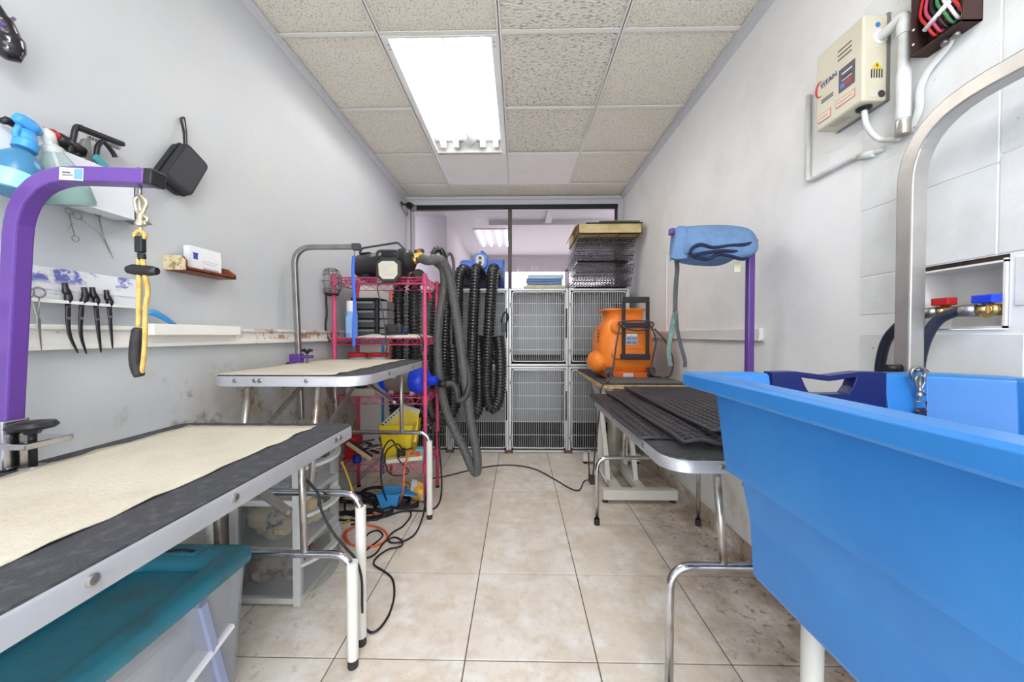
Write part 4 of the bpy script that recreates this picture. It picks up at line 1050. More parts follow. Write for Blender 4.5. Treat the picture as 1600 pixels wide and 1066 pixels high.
# ================================================================== KENNELS ALONG THE BACK
CY0, CY1 = 3.45, 3.98
xk = [-1.222, -.659, -.095, .469, 1.045]
INNER = mat('kennel_inside', (176, 178, 182), .45, metal=.25, var=.08, vscale=3)
TRAY = mat('kennel_tray', (40, 40, 44), .6)
kn = {(0, 0): 'lower kennel by the left wall behind the pink rack', (1, 0): 'lower kennel behind the long hanging black hoses', (2, 0): 'lower kennel in full view, third from the left wall', (3, 0): 'lower kennel beside the right wall under the plywood table',
      (0, 1): 'upper kennel by the left wall behind the pink rack', (1, 1): 'upper kennel behind the looped black hoses under the blue fan', (2, 1): 'upper kennel below the folded towels', (3, 1): 'upper kennel below the stack of folded wire crates'}
for i in range(4):
    for j in range(2):
        x0, x1 = xk[i] + .002, xk[i + 1] - .002
        z0, z1 = (.005, .826) if j == 0 else (.830, 1.565)
        t = thing('kennel', 'grey steel ' + kn[(i, j)], 'cage', ((x0 + x1) / 2, (CY0 + CY1) / 2, z0), 'kennels along the back wall')
        mb = MB().box((x0, CY0 + .02, z0), (x0 + .004, CY1, z1)).box((x1 - .004, CY0 + .02, z0), (x1, CY1, z1))
        mb.box((x0, CY0 + .02, z1 - .004), (x1, CY1, z1)).box((x0, CY1 - .004, z0), (x1, CY1, z1)).box((x0, CY0 + .02, z0 + .04), (x1, CY1, z0 + .044))
        build(mb, 'shell', INNER, t)
        build(B((x0 + .006, CY0 + .03, z0 + .045), (x1 - .006, CY1 - .006, z0 + .05)), 'tray', TRAY, t)
        build(MB().box((x0 + .006, CY1 - .012, z0 + .05), (x1 - .006, CY1 - .005, z0 + (.17 if j == 0 else .08))), 'skirting', TRAY, t)
        # front frame
        fw = .022
        mb = MB().box((x0, CY0, z0), (x0 + fw, CY0 + .02, z1)).box((x1 - fw, CY0, z0), (x1, CY0 + .02, z1)).box((x0 + fw, CY0, z1 - .020), (x1 - fw, CY0 + .02, z1)).box((x0 + fw, CY0, z0), (x1 - fw, CY0 + .02, z0 + .022))
        build(mb, 'front_frame', CAGE, t, bevel=.002)
        d0, d1, e0, e1 = x0 + fw + .012, x1 - fw - .008, z0 + .045, z1 - .032
        dr = build(MB().tube([(p.x, CY0 - .004, p.y) for p in [Vector((q.x, q.y, 0)) for q in rrect(d0, d1, e0, e1, 0, .02, 4)]], .006, 8, closed=True), 'door', WIRE, t)
        mb = MB(); nb = 24
        for k in range(1, nb):
            x = d0 + (d1 - d0) * k / nb; mb.tube([(x, CY0 - .002, e0), (x, CY0 - .002, e1)], .0021, 6, cap=False)
        for k in range(1, 6):
            z = e0 + (e1 - e0) * k / 6; mb.tube([(d0, CY0 + .003, z), (d1, CY0 + .003, z)], .0026, 6, cap=False)
        build(mb, 'grille', WIRE, dr, kind='stuff')
        for zz in (e0 + .10, e1 - .12):
            build(MB().box((x0 + .004, CY0 - .012, zz - .025), (x0 + .026, CY0 - .001, zz + .025)), 'hinge', CAGE, dr, bevel=.003)
            build(MB().box((x0 + .010, CY0 - .0135, zz - .015), (x0 + .018, CY0 - .0122, zz + .015)), 'hinge_slot', DGREY, dr)
        build(MB().cyl((x1 - .018, CY0 - .012, (z0 + z1) / 2 - .10), (x1 - .018, CY0 - .012, (z0 + z1) / 2 + .18), .006, n=8), 'latch_rod', BLACK, dr)
        if j == 0:
            for x in (x0 + .02, x1 - .02):
                build(MB().box((x - .018, CY0 - .006, 0), (x + .018, CY0 + .03, .03)), 'foot', mat('rusty_foot', (120, 92, 70), .7, metal=.4, var=.4, vscale=30), t, bevel=.003)
# black latch housing seen beside the hoses
t = thing('kennel_lock', 'black cable lock on the kennel post right of the hoses', 'lock', (-.13, CY0 - .03, 1.17))
build(MB().box((-.165, CY0 - .04, 1.16), (-.115, CY0 - .014, 1.24)), 'lock_body', BLACK, t, bevel=.006)
build(MB().tube(sm([(-.12, CY0 - .028, 1.23), (-.10, CY0 - .03, 1.30), (-.13, CY0 - .03, 1.34), (-.16, CY0 - .03, 1.27), (-.15, CY0 - .03, 1.20)], 5), .008, 8), 'cable', BLACK, t)

# blue fan on the kennels
A = lambda u, v, y=3.70: at(u, v, y=y)
t = thing('cage_dryer', 'periwinkle blue cage dryer on the kennels feeding the black hoses', 'dryer', Vector((-.37, 3.72, 1.567)))
c = Vector((-.365, 3.72, 1.735)); r = .155
build(MB().lathe([(.06, -.225), (.145, -.222), (r, -.20), (r, .19), (.15, .205), (.06, .207)], c, (1, 0, 0), 30), 'drum', BLUEF, t)
build(MB().lathe([(r - .012, .200), (r + .004, .205), (r + .004, .222), (.12, .225), (.05, .218)], c, (1, 0, 0), 30), 'intake_ring', mat('fan_dark_blue', (62, 84, 160), .4), t)
build(MB().box((-.55, 3.60, 1.568), (-.18, 3.86, 1.60)), 'base', BLUEF, t, bevel=.008)
mb = MB().loft([[Vector((p.x, 3.60 - 0, p.y)) for p in rrect(-.445, -.305, 1.77, 1.925, 0, .045, 5)], [Vector((p.x, 3.535, p.y)) for p in rrect(-.44, -.31, 1.775, 1.92, 0, .045, 5)]], smooth=False)
cp = build(mb, 'control_pod', BLUEF, t, bevel=.006)
build(MB().prism([Vector((p.x, 3.529, p.y)) for p in rrect(-.415, -.335, 1.795, 1.90, 0, .03, 5)], (0, .006, 0)), 'panel', mat('panel_tan', (206, 204, 196), .5), cp)
for zz in (1.825, 1.872):
    build(MB().cyl((-.375, 3.522, zz), (-.375, 3.53, zz), .016, n=12), 'socket', DGREY, cp)
build(MB().tube(fillet([(-.36, 3.62, 1.90), (-.37, 3.60, 1.955), (-.33, 3.68, 1.93)], .02, 4), .012, 8), 'lifting_lug', BLUEF, t)
build(MB().box((-.60, 3.545, 1.60), (-.17, 3.60, 1.70)), 'hose_manifold', BLACKM, t, bevel=.01)

# corrugated hoses: three loops in front of the kennels, one set behind the rack
def hose_thing(lab, path, r=.052, pitch=.028, group='corrugated dryer hoses', m=None, depth=.80, n=14):
    t = thing('dryer_hose', lab, 'hose', min(path, key=lambda p: Vector(p).z), group)
    build(flex_hose(sm(path, 14), r, pitch, n, depth), 'hose', m or HOSEB, t)
    for e, f in ((0, 1), (-1, -2)):
        p, q = Vector(path[e]), Vector(path[f]); d = (q - p).normalized()
        build(MB().cyl(p - d * .01, p + d * .03, r * .9, n=14), 'cuff', BLACK, t)
    return t
H = lambda u, v, y: at(u, v, y=y)
hose_thing('wide black hose hanging from the blue fan, nearest its left end', [H(738, 430, 3.52), H(722, 422, 3.40), H(716, 450, 3.36), H(715, 540, 3.34), H(716, 600, 3.34), H(708, 640, 3.34), H(696, 615, 3.32), H(695, 540, 3.32), H(697, 470, 3.34), H(700, 440, 3.37)])
hose_thing('wide black hose in the middle of the fan, looped almost to the lower kennels', [H(752, 430, 3.52), H(744, 421, 3.38), H(742, 450, 3.34), H(738, 540, 3.31), H(736, 620, 3.31), H(741, 648, 3.31), H(749, 625, 3.33), H(748, 560, 3.35), H(747, 527, 3.38)], r=.054)
hose_thing('wide black hose at the right end of the fan, short rounded loop', [H(776, 430, 3.52), H(771, 421, 3.38), H(768, 450, 3.34), H(763, 530, 3.31), H(760, 600, 3.31), H(764, 632, 3.31), H(774, 636, 3.31), H(781, 610, 3.32), H(782, 560, 3.33), H(779, 528, 3.36)], r=.056)
hose_thing('black hose hanging behind the pink rack, left of the pair', [H(632, 430, 2.66), H(626, 438, 2.72), H(622, 470, 2.74), H(622, 520, 2.74), H(620, 590, 2.74), H(618, 640, 2.74), H(630, 662, 2.76), H(640, 640, 2.80)], r=.050, pitch=.028)
hose_thing('black hose hanging behind the pink rack, right of the pair', [H(655, 430, 2.66), H(649, 438, 2.72), H(647, 470, 2.75), H(647, 520, 2.76), H(650, 590, 2.78), H(660, 645, 2.80), H(676, 668, 2.86), H(690, 640, 2.94), H(693, 590, 3.0)], r=.050, pitch=.028)
hose_thing('black hose between the rack and the grey hose, in shadow', [H(690, 450, 3.2), H(682, 470, 3.12), H(678, 540, 3.1), H(680, 610, 3.1), H(690, 655, 3.1), H(704, 650, 3.12), H(708, 600, 3.14), H(706, 540, 3.16)], r=.05)
# grey smooth hose of the top dryer and its slim partner
t = thing('vacuum_hose', 'smooth grey hose looping from the black dryer nearly to the floor', 'hose', H(746, 740, 2.46))
P = [H(658, 403, 2.40), H(664, 406, 2.36), H(672, 407, 2.34), H(686, 405, 2.35), H(698, 420, 2.40), H(706, 450, 2.44), H(717, 520, 2.46), H(726, 590, 2.46), H(736, 660, 2.46), H(745, 710, 2.46), H(745, 737, 2.47), H(738, 732, 2.48), H(724, 700, 2.5), H(700, 650, 2.52), H(688, 600, 2.54), H(684, 550, 2.56), H(686, 500, 2.58), H(694, 450, 2.62), H(692, 420, 2.66), H(682, 410, 2.68)]
build(flex_hose(sm(P, 8), .032, .012, 12, .94), 'hose', HOSEG, t)
t = thing('dryer_hose', 'slim black hose from the blue nozzle of the grey dryer', 'hose', H(725, 630, 2.5), )
P = [H(686, 600, 2.42), H(698, 600, 2.42), H(708, 601, 2.42), H(714, 612, 2.41), H(716, 625, 2.41), H(726, 622, 2.42), H(733, 603, 2.44), H(732, 582, 2.47), H(724, 558, 2.53), H(714, 520, 2.56), H(707, 470, 2.58), H(703, 430, 2.62)]
build(MB().tube(sm(P, 7), .022, 12), 'hose', mat('hose_dark', (58, 58, 60), .45), t)
build(MB().cyl(P[0], P[1], .027), 'cuff', BLACK, t)
t = thing('dryer_hose', 'narrow ribbed black hose arched over the rack corner by the yellow tag', 'hose', H(697, 450, 2.7))
build(flex_hose(sm([H(676, 398, 2.62), H(682, 390, 2.63), H(690, 392, 2.66), H(696, 410, 2.7), H(697, 430, 2.72), H(697, 460, 2.74)], 8), .024, .014, 10, .8), 'hose', HOSEB, t)
t = thing('hose_ring', 'thin grey hose ring standing beside the blue fan', 'hose', H(702, 440, 3.2))
build(MB().tube([H(702 + 7 * math.cos(q), 418 + 22 * math.sin(q), 3.2 + .03 * math.cos(q)) for q in [2 * PI * k / 28 for k in range(28)]], .014, 8, closed=True), 'hose', HOSEG, t)

# towels on the kennels
zt = 1.567
def folded_towel(lab, x0, x1, y0, y1, z, h, m, edge, n_fold):
    t = thing('folded_towel', lab, 'towel', ((x0 + x1) / 2, (y0 + y1) / 2, z), 'towels on the kennels')
    for k in range(n_fold):
        hz = h / n_fold; sk = .006 * math.sin(k * 2.1 + x0 * 5)
        rg = [[Vector((x, p.x, p.y)) for p in rrect(y0 + sk, y1, z + k * hz + .0006, z + (k + 1) * hz - .0006, 0, hz * .42, 4)] for x in (x0 + sk, x0 + (x1 - x0) * .33, x0 + (x1 - x0) * .66, x1 + sk)]
        for q in rg[1]: q.z += .0015
        f = build(MB().loft(rg), 'fold', m, t)
        if edge is not None:
            build(MB().tube(sm([(x0 + sk, y0 + sk - .001, z + (k + .55) * hz), ((x0 + x1) / 2, y0 + sk - .004, z + (k + .4) * hz), (x1 + sk, y0 + sk - .001, z + (k + .6) * hz)], 5), hz * .13, 6), 'hem', edge, f)
    return t
folded_towel('beige towel folded flat, lowest of the towels on the kennels', .045, .44, 3.47, 3.72, zt, .034, TOWELC, None, 1)
folded_towel('blue towel with dark navy hem in the middle of the kennel towels', .08, .41, 3.475, 3.70, zt + .035, .066, mat('folded_blue_towel', (158, 188, 228), .95, bump=.4, bscale=200), TOWELN, 3)
folded_towel('pale blue towel on top of the folded kennel towels', .085, .425, 3.48, 3.70, zt + .102, .036, mat('folded_pale_towel', (196, 216, 232), .95, bump=.4, bscale=200), None, 2)
t = thing('folded_towel', 'dark strip of cloth lying on the kennel edge left of the towels', 'cloth', (-.03, 3.6, zt))
build(cloth_slab(-.13, .04, 3.47, 3.7, zt, .01, 8, 6, .003, 9), 'cloth', mat('brown_cloth', (96, 84, 74), .9), t)

# folded wire crates stacked on the kennels at right
MESHW = mat('crate_wire', (58, 56, 60), .4, metal=.5)
def grid_panel(x0, x1, y0, y1, z, tilt, nx, ny, r=.0024):
    mb = MB()
    for i in range(nx + 1):
        x = x0 + (x1 - x0) * i / nx; mb.tube([(x, y0, z), (x, y1, z + tilt)], r, 5, cap=False)
    for j in range(ny + 1):
        f = j / ny; yv = y0 + (y1 - y0) * f; mb.tube([(x0, yv, z + tilt * f), (x1, yv, z + tilt * f)], r, 5, cap=False)
    return mb
zc = 1.568; labs = ['folded black wire crate at the bottom of the stack on the kennels', 'folded wire crate second from the bottom of the crate stack', 'folded wire crate third from the bottom, tilted to the left', 'folded wire crate just under the tan cardboard box']
spec = [(.50, 1.05, 3.42, 3.9, .0), (.53, 1.06, 3.40, 3.88, .012), (.51, 1.05, 3.37, 3.86, -.01), (.54, 1.055, 3.34, 3.86, .015)]
MESHL = mat('crate_wire_grey', (92, 90, 94), .4, metal=.4)
rnd = random.Random(8)
for k, (x0, x1, y0, y1, tl) in enumerate(spec):
    t = thing('wire_crate', labs[k], 'crate', ((x0 + x1) / 2, (y0 + y1) / 2, zc), 'folded crates on the kennels')
    if k in (0, 2): build(MB().loft([rrect(x0 + .04, x1 - .04, y0 + .03, y1 - .03, zc + .001, .02, 3), rrect(x0 + .03, x1 - .03, y0 + .02, y1 - .02, zc + .014, .02, 3), rrect(x0 + .036, x1 - .036, y0 + .026, y1 - .026, zc + .014, .02, 3), rrect(x0 + .045, x1 - .045, y0 + .035, y1 - .035, zc + .004, .02, 3)], smooth=False), 'tray', BLACK, t, label='black plastic crate tray')
    for q in range(4):
        sh = rnd.uniform(-.025, .02)
        build(grid_panel(x0 + sh, x1 + sh * .6, y0 + .02 * rnd.random(), y1, zc + .020 + q * .022, tl * (1 if q % 2 else .4), 18, 6, .0027), 'wire_panel', MESHL if (q + k) % 2 else MESHW, t)
    mb = MB()
    for q in range(22):
        x = x0 + (x1 - x0) * (q + .5) / 22; mb.tube([(x, y0, zc + .018), (x + .016, y0 - .004, zc + .100)], .0028, 5)
    for zz in (.020, .058, .098): mb.tube([(x0, y0 - .001, zc + zz), (x1, y0 - .003, zc + zz)], .0034, 6)
    mb.tube(sm([(x0 + .2, y0 - .006, zc + .1), (x0 + .215, y0 - .012, zc + .05), (x0 + .20, y0 - .008, zc + .02)], 4), .004, 6).tube(sm([(x1 - .2, y0 - .006, zc + .1), (x1 - .185, y0 - .012, zc + .05), (x1 - .2, y0 - .008, zc + .02)], 4), .004, 6)
    build(mb, 'front_panel', MESHL, t)
    zc += .1145
t = thing('carton', 'open tan cardboard box on top of the crate stack', 'box', (.79, 3.55, zc))
x0, x1, y0, y1, h = .53, 1.09, 3.25, 3.86, .085
mb = MB().box((x0, y0, zc), (x1, y0 + .006, zc + h)).box((x0, y1 - .006, zc), (x1, y1, zc + h)).box((x0, y0, zc), (x0 + .006, y1, zc + h)).box((x1 - .006, y0, zc), (x1, y1, zc + h)).box((x0, y0, zc), (x1, y1, zc + .006))
build(mb, 'carton_walls', CARD, t)
build(MB().prism([(x0, y0, zc + h), (x0 - .04, y0, zc + h - .03), (x0 - .09, y0 + .02, zc + h - .15), (x0 - .085, y0 + .3, zc + h - .13), (x0, y0 + .35, zc + h)], (.003, 0, .002)), 'flap', CARD, t)
build(grid_panel(x0 + .02, x1 - .02, y0 + .01, y1 - .02, zc - .004, 0, 3, 3, .003), 'wire_base', MESHW, t)
t = thing('pet_bed_pad', 'dark grey padded mat lying on the cardboard box', 'mat', (.83, 3.5, zc + h))
build(cloth_slab(.60, 1.09, 3.24, 3.8, zc + h + .002, .028, 12, 8, .004, 21), 'pad', mat('dark_pad', (58, 56, 56), .9, bump=.3, bscale=90), t)
build(cloth_slab(.72, 1.085, 3.27, 3.7, zc + h + .031, .012, 10, 6, .003, 22), 'top_sheet', mat('tan_pad', (150, 138, 110), .9), t)
# ================================================================== BLUE BATH ON THE RIGHT
def bath_ring(o, z):
    """plan outline of the bath at inset o and height z; the far side carries the two gate edges"""
    x0, x1, y0, y1 = .42 + o, 1.125 - o, -.28 + o, .945 - o
    P = [(x0, y0), (x1 - .05, y0), (x1, y0 + .05), (x1, y1 - .09), (x1 - .09, y1), (.875, y1), (.605, y1), (x0 + .006, y1), (x0, y1 - .006)]
    return [Vector((a, b, z)) for a, b in P]


t = thing('dog_bath', 'large raised blue plastic dog bath along the right wall', 'bath', (.78, .33, 0))
prof = [(.118, .574), (.112, .585), (.104, .775), (.102, .79), (.072, .804), (.070, .82), (.056, .985), (.050, .998), (.004, .996), (.0, 1.002), (.0, 1.026), (.006, 1.032), (.050, 1.032), (.058, 1.026), (.072, .95), (.095, .79), (.12, .61), (.14, .60)]
rings = [bath_ring(o, z) for o, z in prof]; n = len(rings[0]); vs = [p for r in rings for p in r]; fs = []
lo_, hi_ = 3, 15
for i in range(len(rings) - 1):
    for k in range(n):
        if k == 5 and lo_ <= i < hi_: continue
        k2 = (k + 1) % n; fs.append((i * n + k, i * n + k2, (i + 1) * n + k2, (i + 1) * n + k))
fs.append(list(range(n))[::-1]); fs.append([(len(rings) - 1) * n + k for k in range(n)])
for k in (5, 6): fs.append([i * n + k for i in range(lo_, hi_ + 1)])
fs.append((lo_ * n + 5, lo_ * n + 6, hi_ * n + 6, hi_ * n + 5))
build(MB().add(vs, fs), 'bath_shell', TUB, t, bevel=.004, seg=2)
for (x, yv) in ((.625, .775), (1.02, .775), (.625, -.12), (1.02, -.12)):
    l_ = build(MB().cyl((x, yv, .02), (x, yv, .59), .02, n=14), 'leg', mat('leg_grey', (206, 204, 196), .45), t)
    build(MB().lathe([(.024, 0), (.026, .004), (.024, .03)], (x, yv, 0), (0, 0, 1), 14), 'leg_cap', BLACKM, l_)
# gate with a carrying slot
yo = .895
outl = [(.606, .792), (.74, .792), (.874, .792), (.874, 1.036), (.815, 1.038), (.74, 1.028), (.665, 1.038), (.606, 1.036)]
hole = [(.695, .985), (.74, .984), (.785, .985), (.797, 1.002), (.805, 1.024), (.74, 1.015), (.675, 1.024), (.685, 1.002)]
R_ = [[Vector((x, y, z)) for x, z in q] for q, y in ((outl, yo - .016), (hole, yo - .016), (hole, yo + .016), (outl, yo + .016), (outl, yo - .016))]
build(MB().loft(R_, cap=False, smooth=False), 'gate', NAVY, t, bevel=.002, label='navy gate panel with a carrying slot')
mb = MB()
for (yv, zz) in ((.60, .93), (.56, .90), (.52, .94), (.63, .88), (.48, .90), (.58, .955), (.54, .86), (.66, .92)):
    mb.ball((1.125 - .072 - (.95 - zz) * .14 - .004, yv, zz), (.002, .004, .004), 6)
build(mb, 'water_drops', mat('water_drop', (200, 226, 246), .05, trans=.6), t, kind='stuff')

# chrome arm of the bath
px, py = 1.052, 1.0
t = thing('leash_stand', 'tall square chrome arm curving over the right end of the blue bath', 'grooming arm', (px, py, .9))
square_arm(t, [(px, py, .86), (px, py, 1.688), (px, .42, 1.70)], .0205, .17, mat('brushed_steel', (196, 193, 188), .38, metal=.75, var=.12, vscale=12), up=(1, 0, 0))
build(MB().box((px - .03, py - .07, .90), (px + .03, py - .02, .97)), 'clamp', STEEL, t, bevel=.003)
build(MB().tube([(px - .05, py + .01, 1.035), (px - .02, py + .0, 1.035)], [.010, .012], 10), 'thumb_screw', BLACK, t)
build(MB().tube([(px, py - .025 + .018 * math.cos(q), 1.025 + .012 * math.sin(q)) for q in [2 * PI * k / 14 for k in range(14)]], .007, 8, closed=True), 'rusty_ring', mat('rust_ring', (142, 92, 62), .5, metal=.7, var=.4, vscale=40), t)
build(MB().box((px - .014, .66, 1.645), (px + .014, .745, 1.682)), 'purple_bracket', PURPLE, t, bevel=.003)
t = thing('lead', 'navy strap with steel snap hanging into the blue bath from the chrome arm', 'leash', (1.0, .9, .9))
hp = Vector((.935, .868, 1.046))
build(MB().tube(sm([(px - .012, py - .03, 1.03), (.99, .925, 1.043), (.935, .868, 1.046)], 5), .004, 8), 'link', STEEL, t)
build(MB().tube([hp + Vector((.016 * math.sin(q), 0, .016 * math.cos(q) - .012)) for q in [2 * PI * k / 14 for k in range(14)]], .0035, 8, closed=True), 'ring', STEEL, t)
snap_hook(t, hp + Vector((0, -.004, -.015)), .06, STEEL, .9)
e = hp + Vector((.002, -.006, -.075))
build(MB().tube([e + Vector((-.012, 0, 0)), e + Vector((.012, 0, 0)), e + Vector((.013, 0, -.022)), e + Vector((-.013, 0, -.022))], .0025, 6, closed=True), 'buckle', STEEL, t)
build(MB().tube(sm([e + Vector((0, 0, -.016)), e + Vector((.002, -.002, -.05)), e + Vector((.006, -.006, -.10)), e + Vector((-.02, -.02, -.2)), e + Vector((-.05, -.05, -.30))], 5), .012, 8, flat=(.2, 1), up=(0, 1, 0)), 'strap', mat('navy_strap', (28, 28, 66), .8), t)

# valve box in the wall, two valves with hoses
t = thing('valve_box', 'white recessed plastic valve box in the right wall over the bath', 'valve box', (XR + .05, .968, 1.145))
xb = XR + .1
mb = MB().box((xb - .005, .872, 1.146), (xb, 1.064, 1.308)).box((XR - .006, .870, 1.142), (xb, .875, 1.306)).box((XR - .006, 1.061, 1.142), (xb, 1.066, 1.302)).box((XR - .006, .870, 1.142), (xb, 1.066, 1.147)).box((XR - .006, .870, 1.297), (xb, 1.066, 1.302))
build(mb, 'box_shell', WHITE, t)
build(MB().box((XR + .002, .869, 1.302), (XR + .1, 1.067, 1.3148)), 'gap_strip', mat('mottled_dark_brown', (60, 46, 34), .95, var=.5, vscale=40), t)  # dark mottled brown strip in the gap above the box
build(MB().tube(sm([(xb - .004, .935, 1.232), (xb - .02, .93, 1.235), (xb - .026, .95, 1.222)], 4), .004, 6), 'pipe_stub', STEEL, t)
for k, (yv, zz, m, lab, hp_) in enumerate((
        (.992, 1.188, RED, 'black hose on the red tap, passing behind the chrome arm', [(1.128, 1.0, 1.188), (1.118, 1.03, 1.184), (1.112, 1.07, 1.165), (1.108, 1.11, 1.12), (1.108, 1.13, 1.06), (1.108, 1.135, .98), (1.106, 1.12, .80), (1.09, 1.06, .56)]),
        (.893, 1.186, BLUEV, 'black hose on the blue tap, in front of the valve box', [(1.112, .905, 1.186), (1.102, .93, 1.186), (1.09, .965, 1.165), (1.082, .985, 1.12), (1.082, 1.0, 1.06), (1.095, 1.02, .98), (1.1, 1.06, .80), (1.08, 1.03, .52)]))):
    v = thing('water_valve', ('brass tap with a red lever at the left of the valve box', 'brass tap with a blue lever at the right of the valve box')[k], 'tap', (XR - .002, yv, 1.147))
    xo = XR - .012 if k == 0 else XR - .026
    build(MB().cyl((XR + .08, yv, zz), (xo, yv, zz), .014, n=12).lathe([(.017, 0), (.02, .006), (.017, .014)], (xo + .002, yv, zz), (1, 0, 0), 12).cyl((xo + .006, yv - .005, zz), (xo + .002, yv + .02, zz), .012, n=12), 'valve_body', BRASS, v)
    build(MB().box((xo - .01, yv - .022, zz + .016), (xo + .016, yv + .018, zz + .036)).cyl((xo + .004, yv, zz + .01), (xo + .004, yv, zz + .024), .006, n=8), 'lever', m, v, bevel=.003)
    h = thing('water_hose', lab, 'hose', hp_[-1])
    build(MB().tube(sm(hp_, 7), .0125, 12), 'hose', mat('hose_navy', (38, 42, 58), .35), h)
    p, q = Vector(hp_[0]), Vector(hp_[1]); build(MB().cyl(p, q, .0145, n=12), 'ferrule', STEEL, h)

# electric water heater
y0h = at(1391, 100, x=XR).y; xf = XR - .082
y1h = at(1275, 150, x=xf).y; z0h = at(1356, 152, x=xf).z; z1h = at(1356, 16, x=xf).z
t = thing('water_heater', 'beige electric tankless water heater high on the right wall', 'water heater', (XR, (y0h + y1h) / 2, z0h))
build(B((xf, y0h, z0h), (XR, y1h, z1h)), 'case', BEIGE, t, bevel=.007, seg=3)
build(MB().box((XR - .012, y0h - .003, z0h - .002), (XR, y1h + .003, z1h + .002)), 'back_plate', STEEL, t)
fy = lambda f: y1h + (y0h - y1h) * f          # 0 = far (left) edge of the face, 1 = near edge
fz = lambda f: z0h + (z1h - z0h) * f
xs_ = xf - .0008
def face_patch(name, a, b, c, d, m, off=0.0, par=None):
    return build(B((xs_ - off - .0006, fy(a), fz(c)), (xs_ - off + .0014, fy(b), fz(d))), name, m, par or t)
for k in range(3): face_patch('vent_slot', .50, .78, .70 + k * .055, .712 + k * .055, DGREY)
pn = face_patch('control_panel', .53, .85, .29, .57, mat('panel_grey', (84, 80, 88), .4))
face_patch('display', .60, .80, .44, .455, BLACK, .001, pn)
face_patch('red_button', .68, .80, .335, .385, RED, .001, pn)
face_patch('blue_button', .57, .66, .325, .375, mat('btn_blue', (90, 120, 200), .4), .001, pn)
face_patch('print', .60, .80, .49, .505, PAPER, .001, pn); face_patch('print', .60, .80, .41, .418, PAPER, .001, pn)
face_patch('rating_strip', .14, .40, .325, .375, mat('strip_grey', (130, 128, 128), .5))
PKL = mat('red_outline', (206, 120, 120), .6); LBL = mat('label_cream', (224, 214, 196), .6)
for (a, b, c, d) in ((.47, .86, .12, .215), (.07, .36, .085, .19)):
    o = face_patch('caution_label', a, b, c, d, PKL); face_patch('label_field', a + .012, b - .012, c + .009, d - .009, LBL, .0008, o)
    face_patch('print', a + .05, b - .05, (c + d) / 2 - .004, (c + d) / 2 + .004, PKL, .0014, o)
text('logo_lettering', 'TITAN', .023, (xs_ - .001, fy(.30), fz(.56)), (0, -1, .08), (0, .08, 1), mat('logo_letters', (62, 84, 140), .5), t)
cc = Vector((xs_ - .001, fy(.11), fz(.53)))
build(MB().tube([cc + Vector((0, -.017 * math.cos(q), .026 * math.sin(q))) for q in [math.radians(70 + 11 * k) for k in range(21)]], [.0008 + .0022 * math.sin(PI * k / 20) for k in range(21)], 6, flat=(1, 1)), 'logo_arc', RED, t)
sx = lambda f: xf + (XR - xf) * f
ys_ = y0h - .0006
build(MB().lathe([(.0075, 0), (.0075, .0012)], (sx(.52), y0h, fz(.875)), (0, -1, 0), 14), 'blue_dot', mat('dot_blue', (52, 130, 200), .4), t)
build(MB().lathe([(.022, 0), (.022, .002), (.018, .003)], (sx(.62), y0h, fz(.735)), (0, -1, 0), 20), 'pipe_escutcheon', WHITE, t)
w_ = build(MB().prism([(sx(.30), ys_, fz(.365)), (sx(.70), ys_, fz(.365)), (sx(.5), ys_, fz(.45))], (0, -.0008, 0)), 'warning_triangle', mat('warn_yellow', (226, 196, 48), .5), t)
build(MB().prism([(sx(.5), ys_ - .001, fz(.43)), (sx(.46), ys_ - .001, fz(.40)), (sx(.51), ys_ - .001, fz(.40)), (sx(.47), ys_ - .001, fz(.372)), (sx(.55), ys_ - .001, fz(.41)), (sx(.50), ys_ - .001, fz(.41))], (0, -.0006, 0)), 'bolt_symbol', BLACK, w_)
for k in range(5):
    x = sx(.31 + k * .095); build(B((x - .0015, ys_ - .001, fz(.265)), (x + .0015, ys_ + .001, fz(.36))), 'warning_bar', DGREY, w_)
b_ = build(B((sx(.22), ys_ - .0008, fz(.04)), (sx(.82), ys_ + .001, fz(.115))), 'approval_label', mat('appr', (210, 206, 190), .5), t)
build(MB().lathe([(.011, 0), (.011, .0016)], (sx(.68), ys_, fz(.078)), (0, -1, 0), 16), 'approval_mark', DGREY, b_)
build(MB().lathe([(.020, 0), (.020, .006), (.014, .010)], (sx(.45), y0h + .035, z0h), (0, 0, -1), 16), 'cable_gland', BLACK, t)
build(B((sx(.15), y0h + .08, z0h - .001), (sx(.5), y0h + .14, z0h + .002)), 'bottom_label', mat('bottom_label', (196, 180, 164), .6), t)
# pipes and cables round it
t = thing('pipe', 'white painted water pipe elbowing out of the heater side and down the wall', 'pipe', at(1404, 215, x=XR - .02))
yp = at(1412, 60, x=XR - .03).y
pz = fz(.735); ze = at(1408, 26, x=XR - .028).z
build(MB().tube(fillet([(sx(.62), y0h + .002, pz), (sx(.62), y0h - .02, pz), (XR - .028, yp, ze), (XR - .028, yp, 1.80), (XR - .028, yp, at(1405, 205, x=XR - .028).z), (XR - .0, yp, at(1405, 213, x=XR).z)], .016, 5), .0135, 12), 'pipe_run', WHITEP, t)
build(MB().lathe([(.0165, 0), (.0175, .01), (.0175, .03), (.0165, .04)], (XR - .028, yp, ze - .06), (0, 0, 1), 14), 'coupling', WHITEP, t)
build(MB().lathe([(.0155, 0), (.0165, .005), (.0165, .13), (.015, .14)], (XR - .028, yp, 1.75), (0, 0, 1), 14), 'coupling', WHITEP, t)
build(MB().lathe([(.0165, 0), (.018, .004), (.0165, .04)], (XR - .028, yp, 1.705), (0, 0, 1), 14), 'coupling', RUST, t, label='coupling with flaked rusty paint')
t = thing('pipe', 'thin white pipe running down behind the heater and along the wall', 'pipe', (XR, 1.3, 1.69))
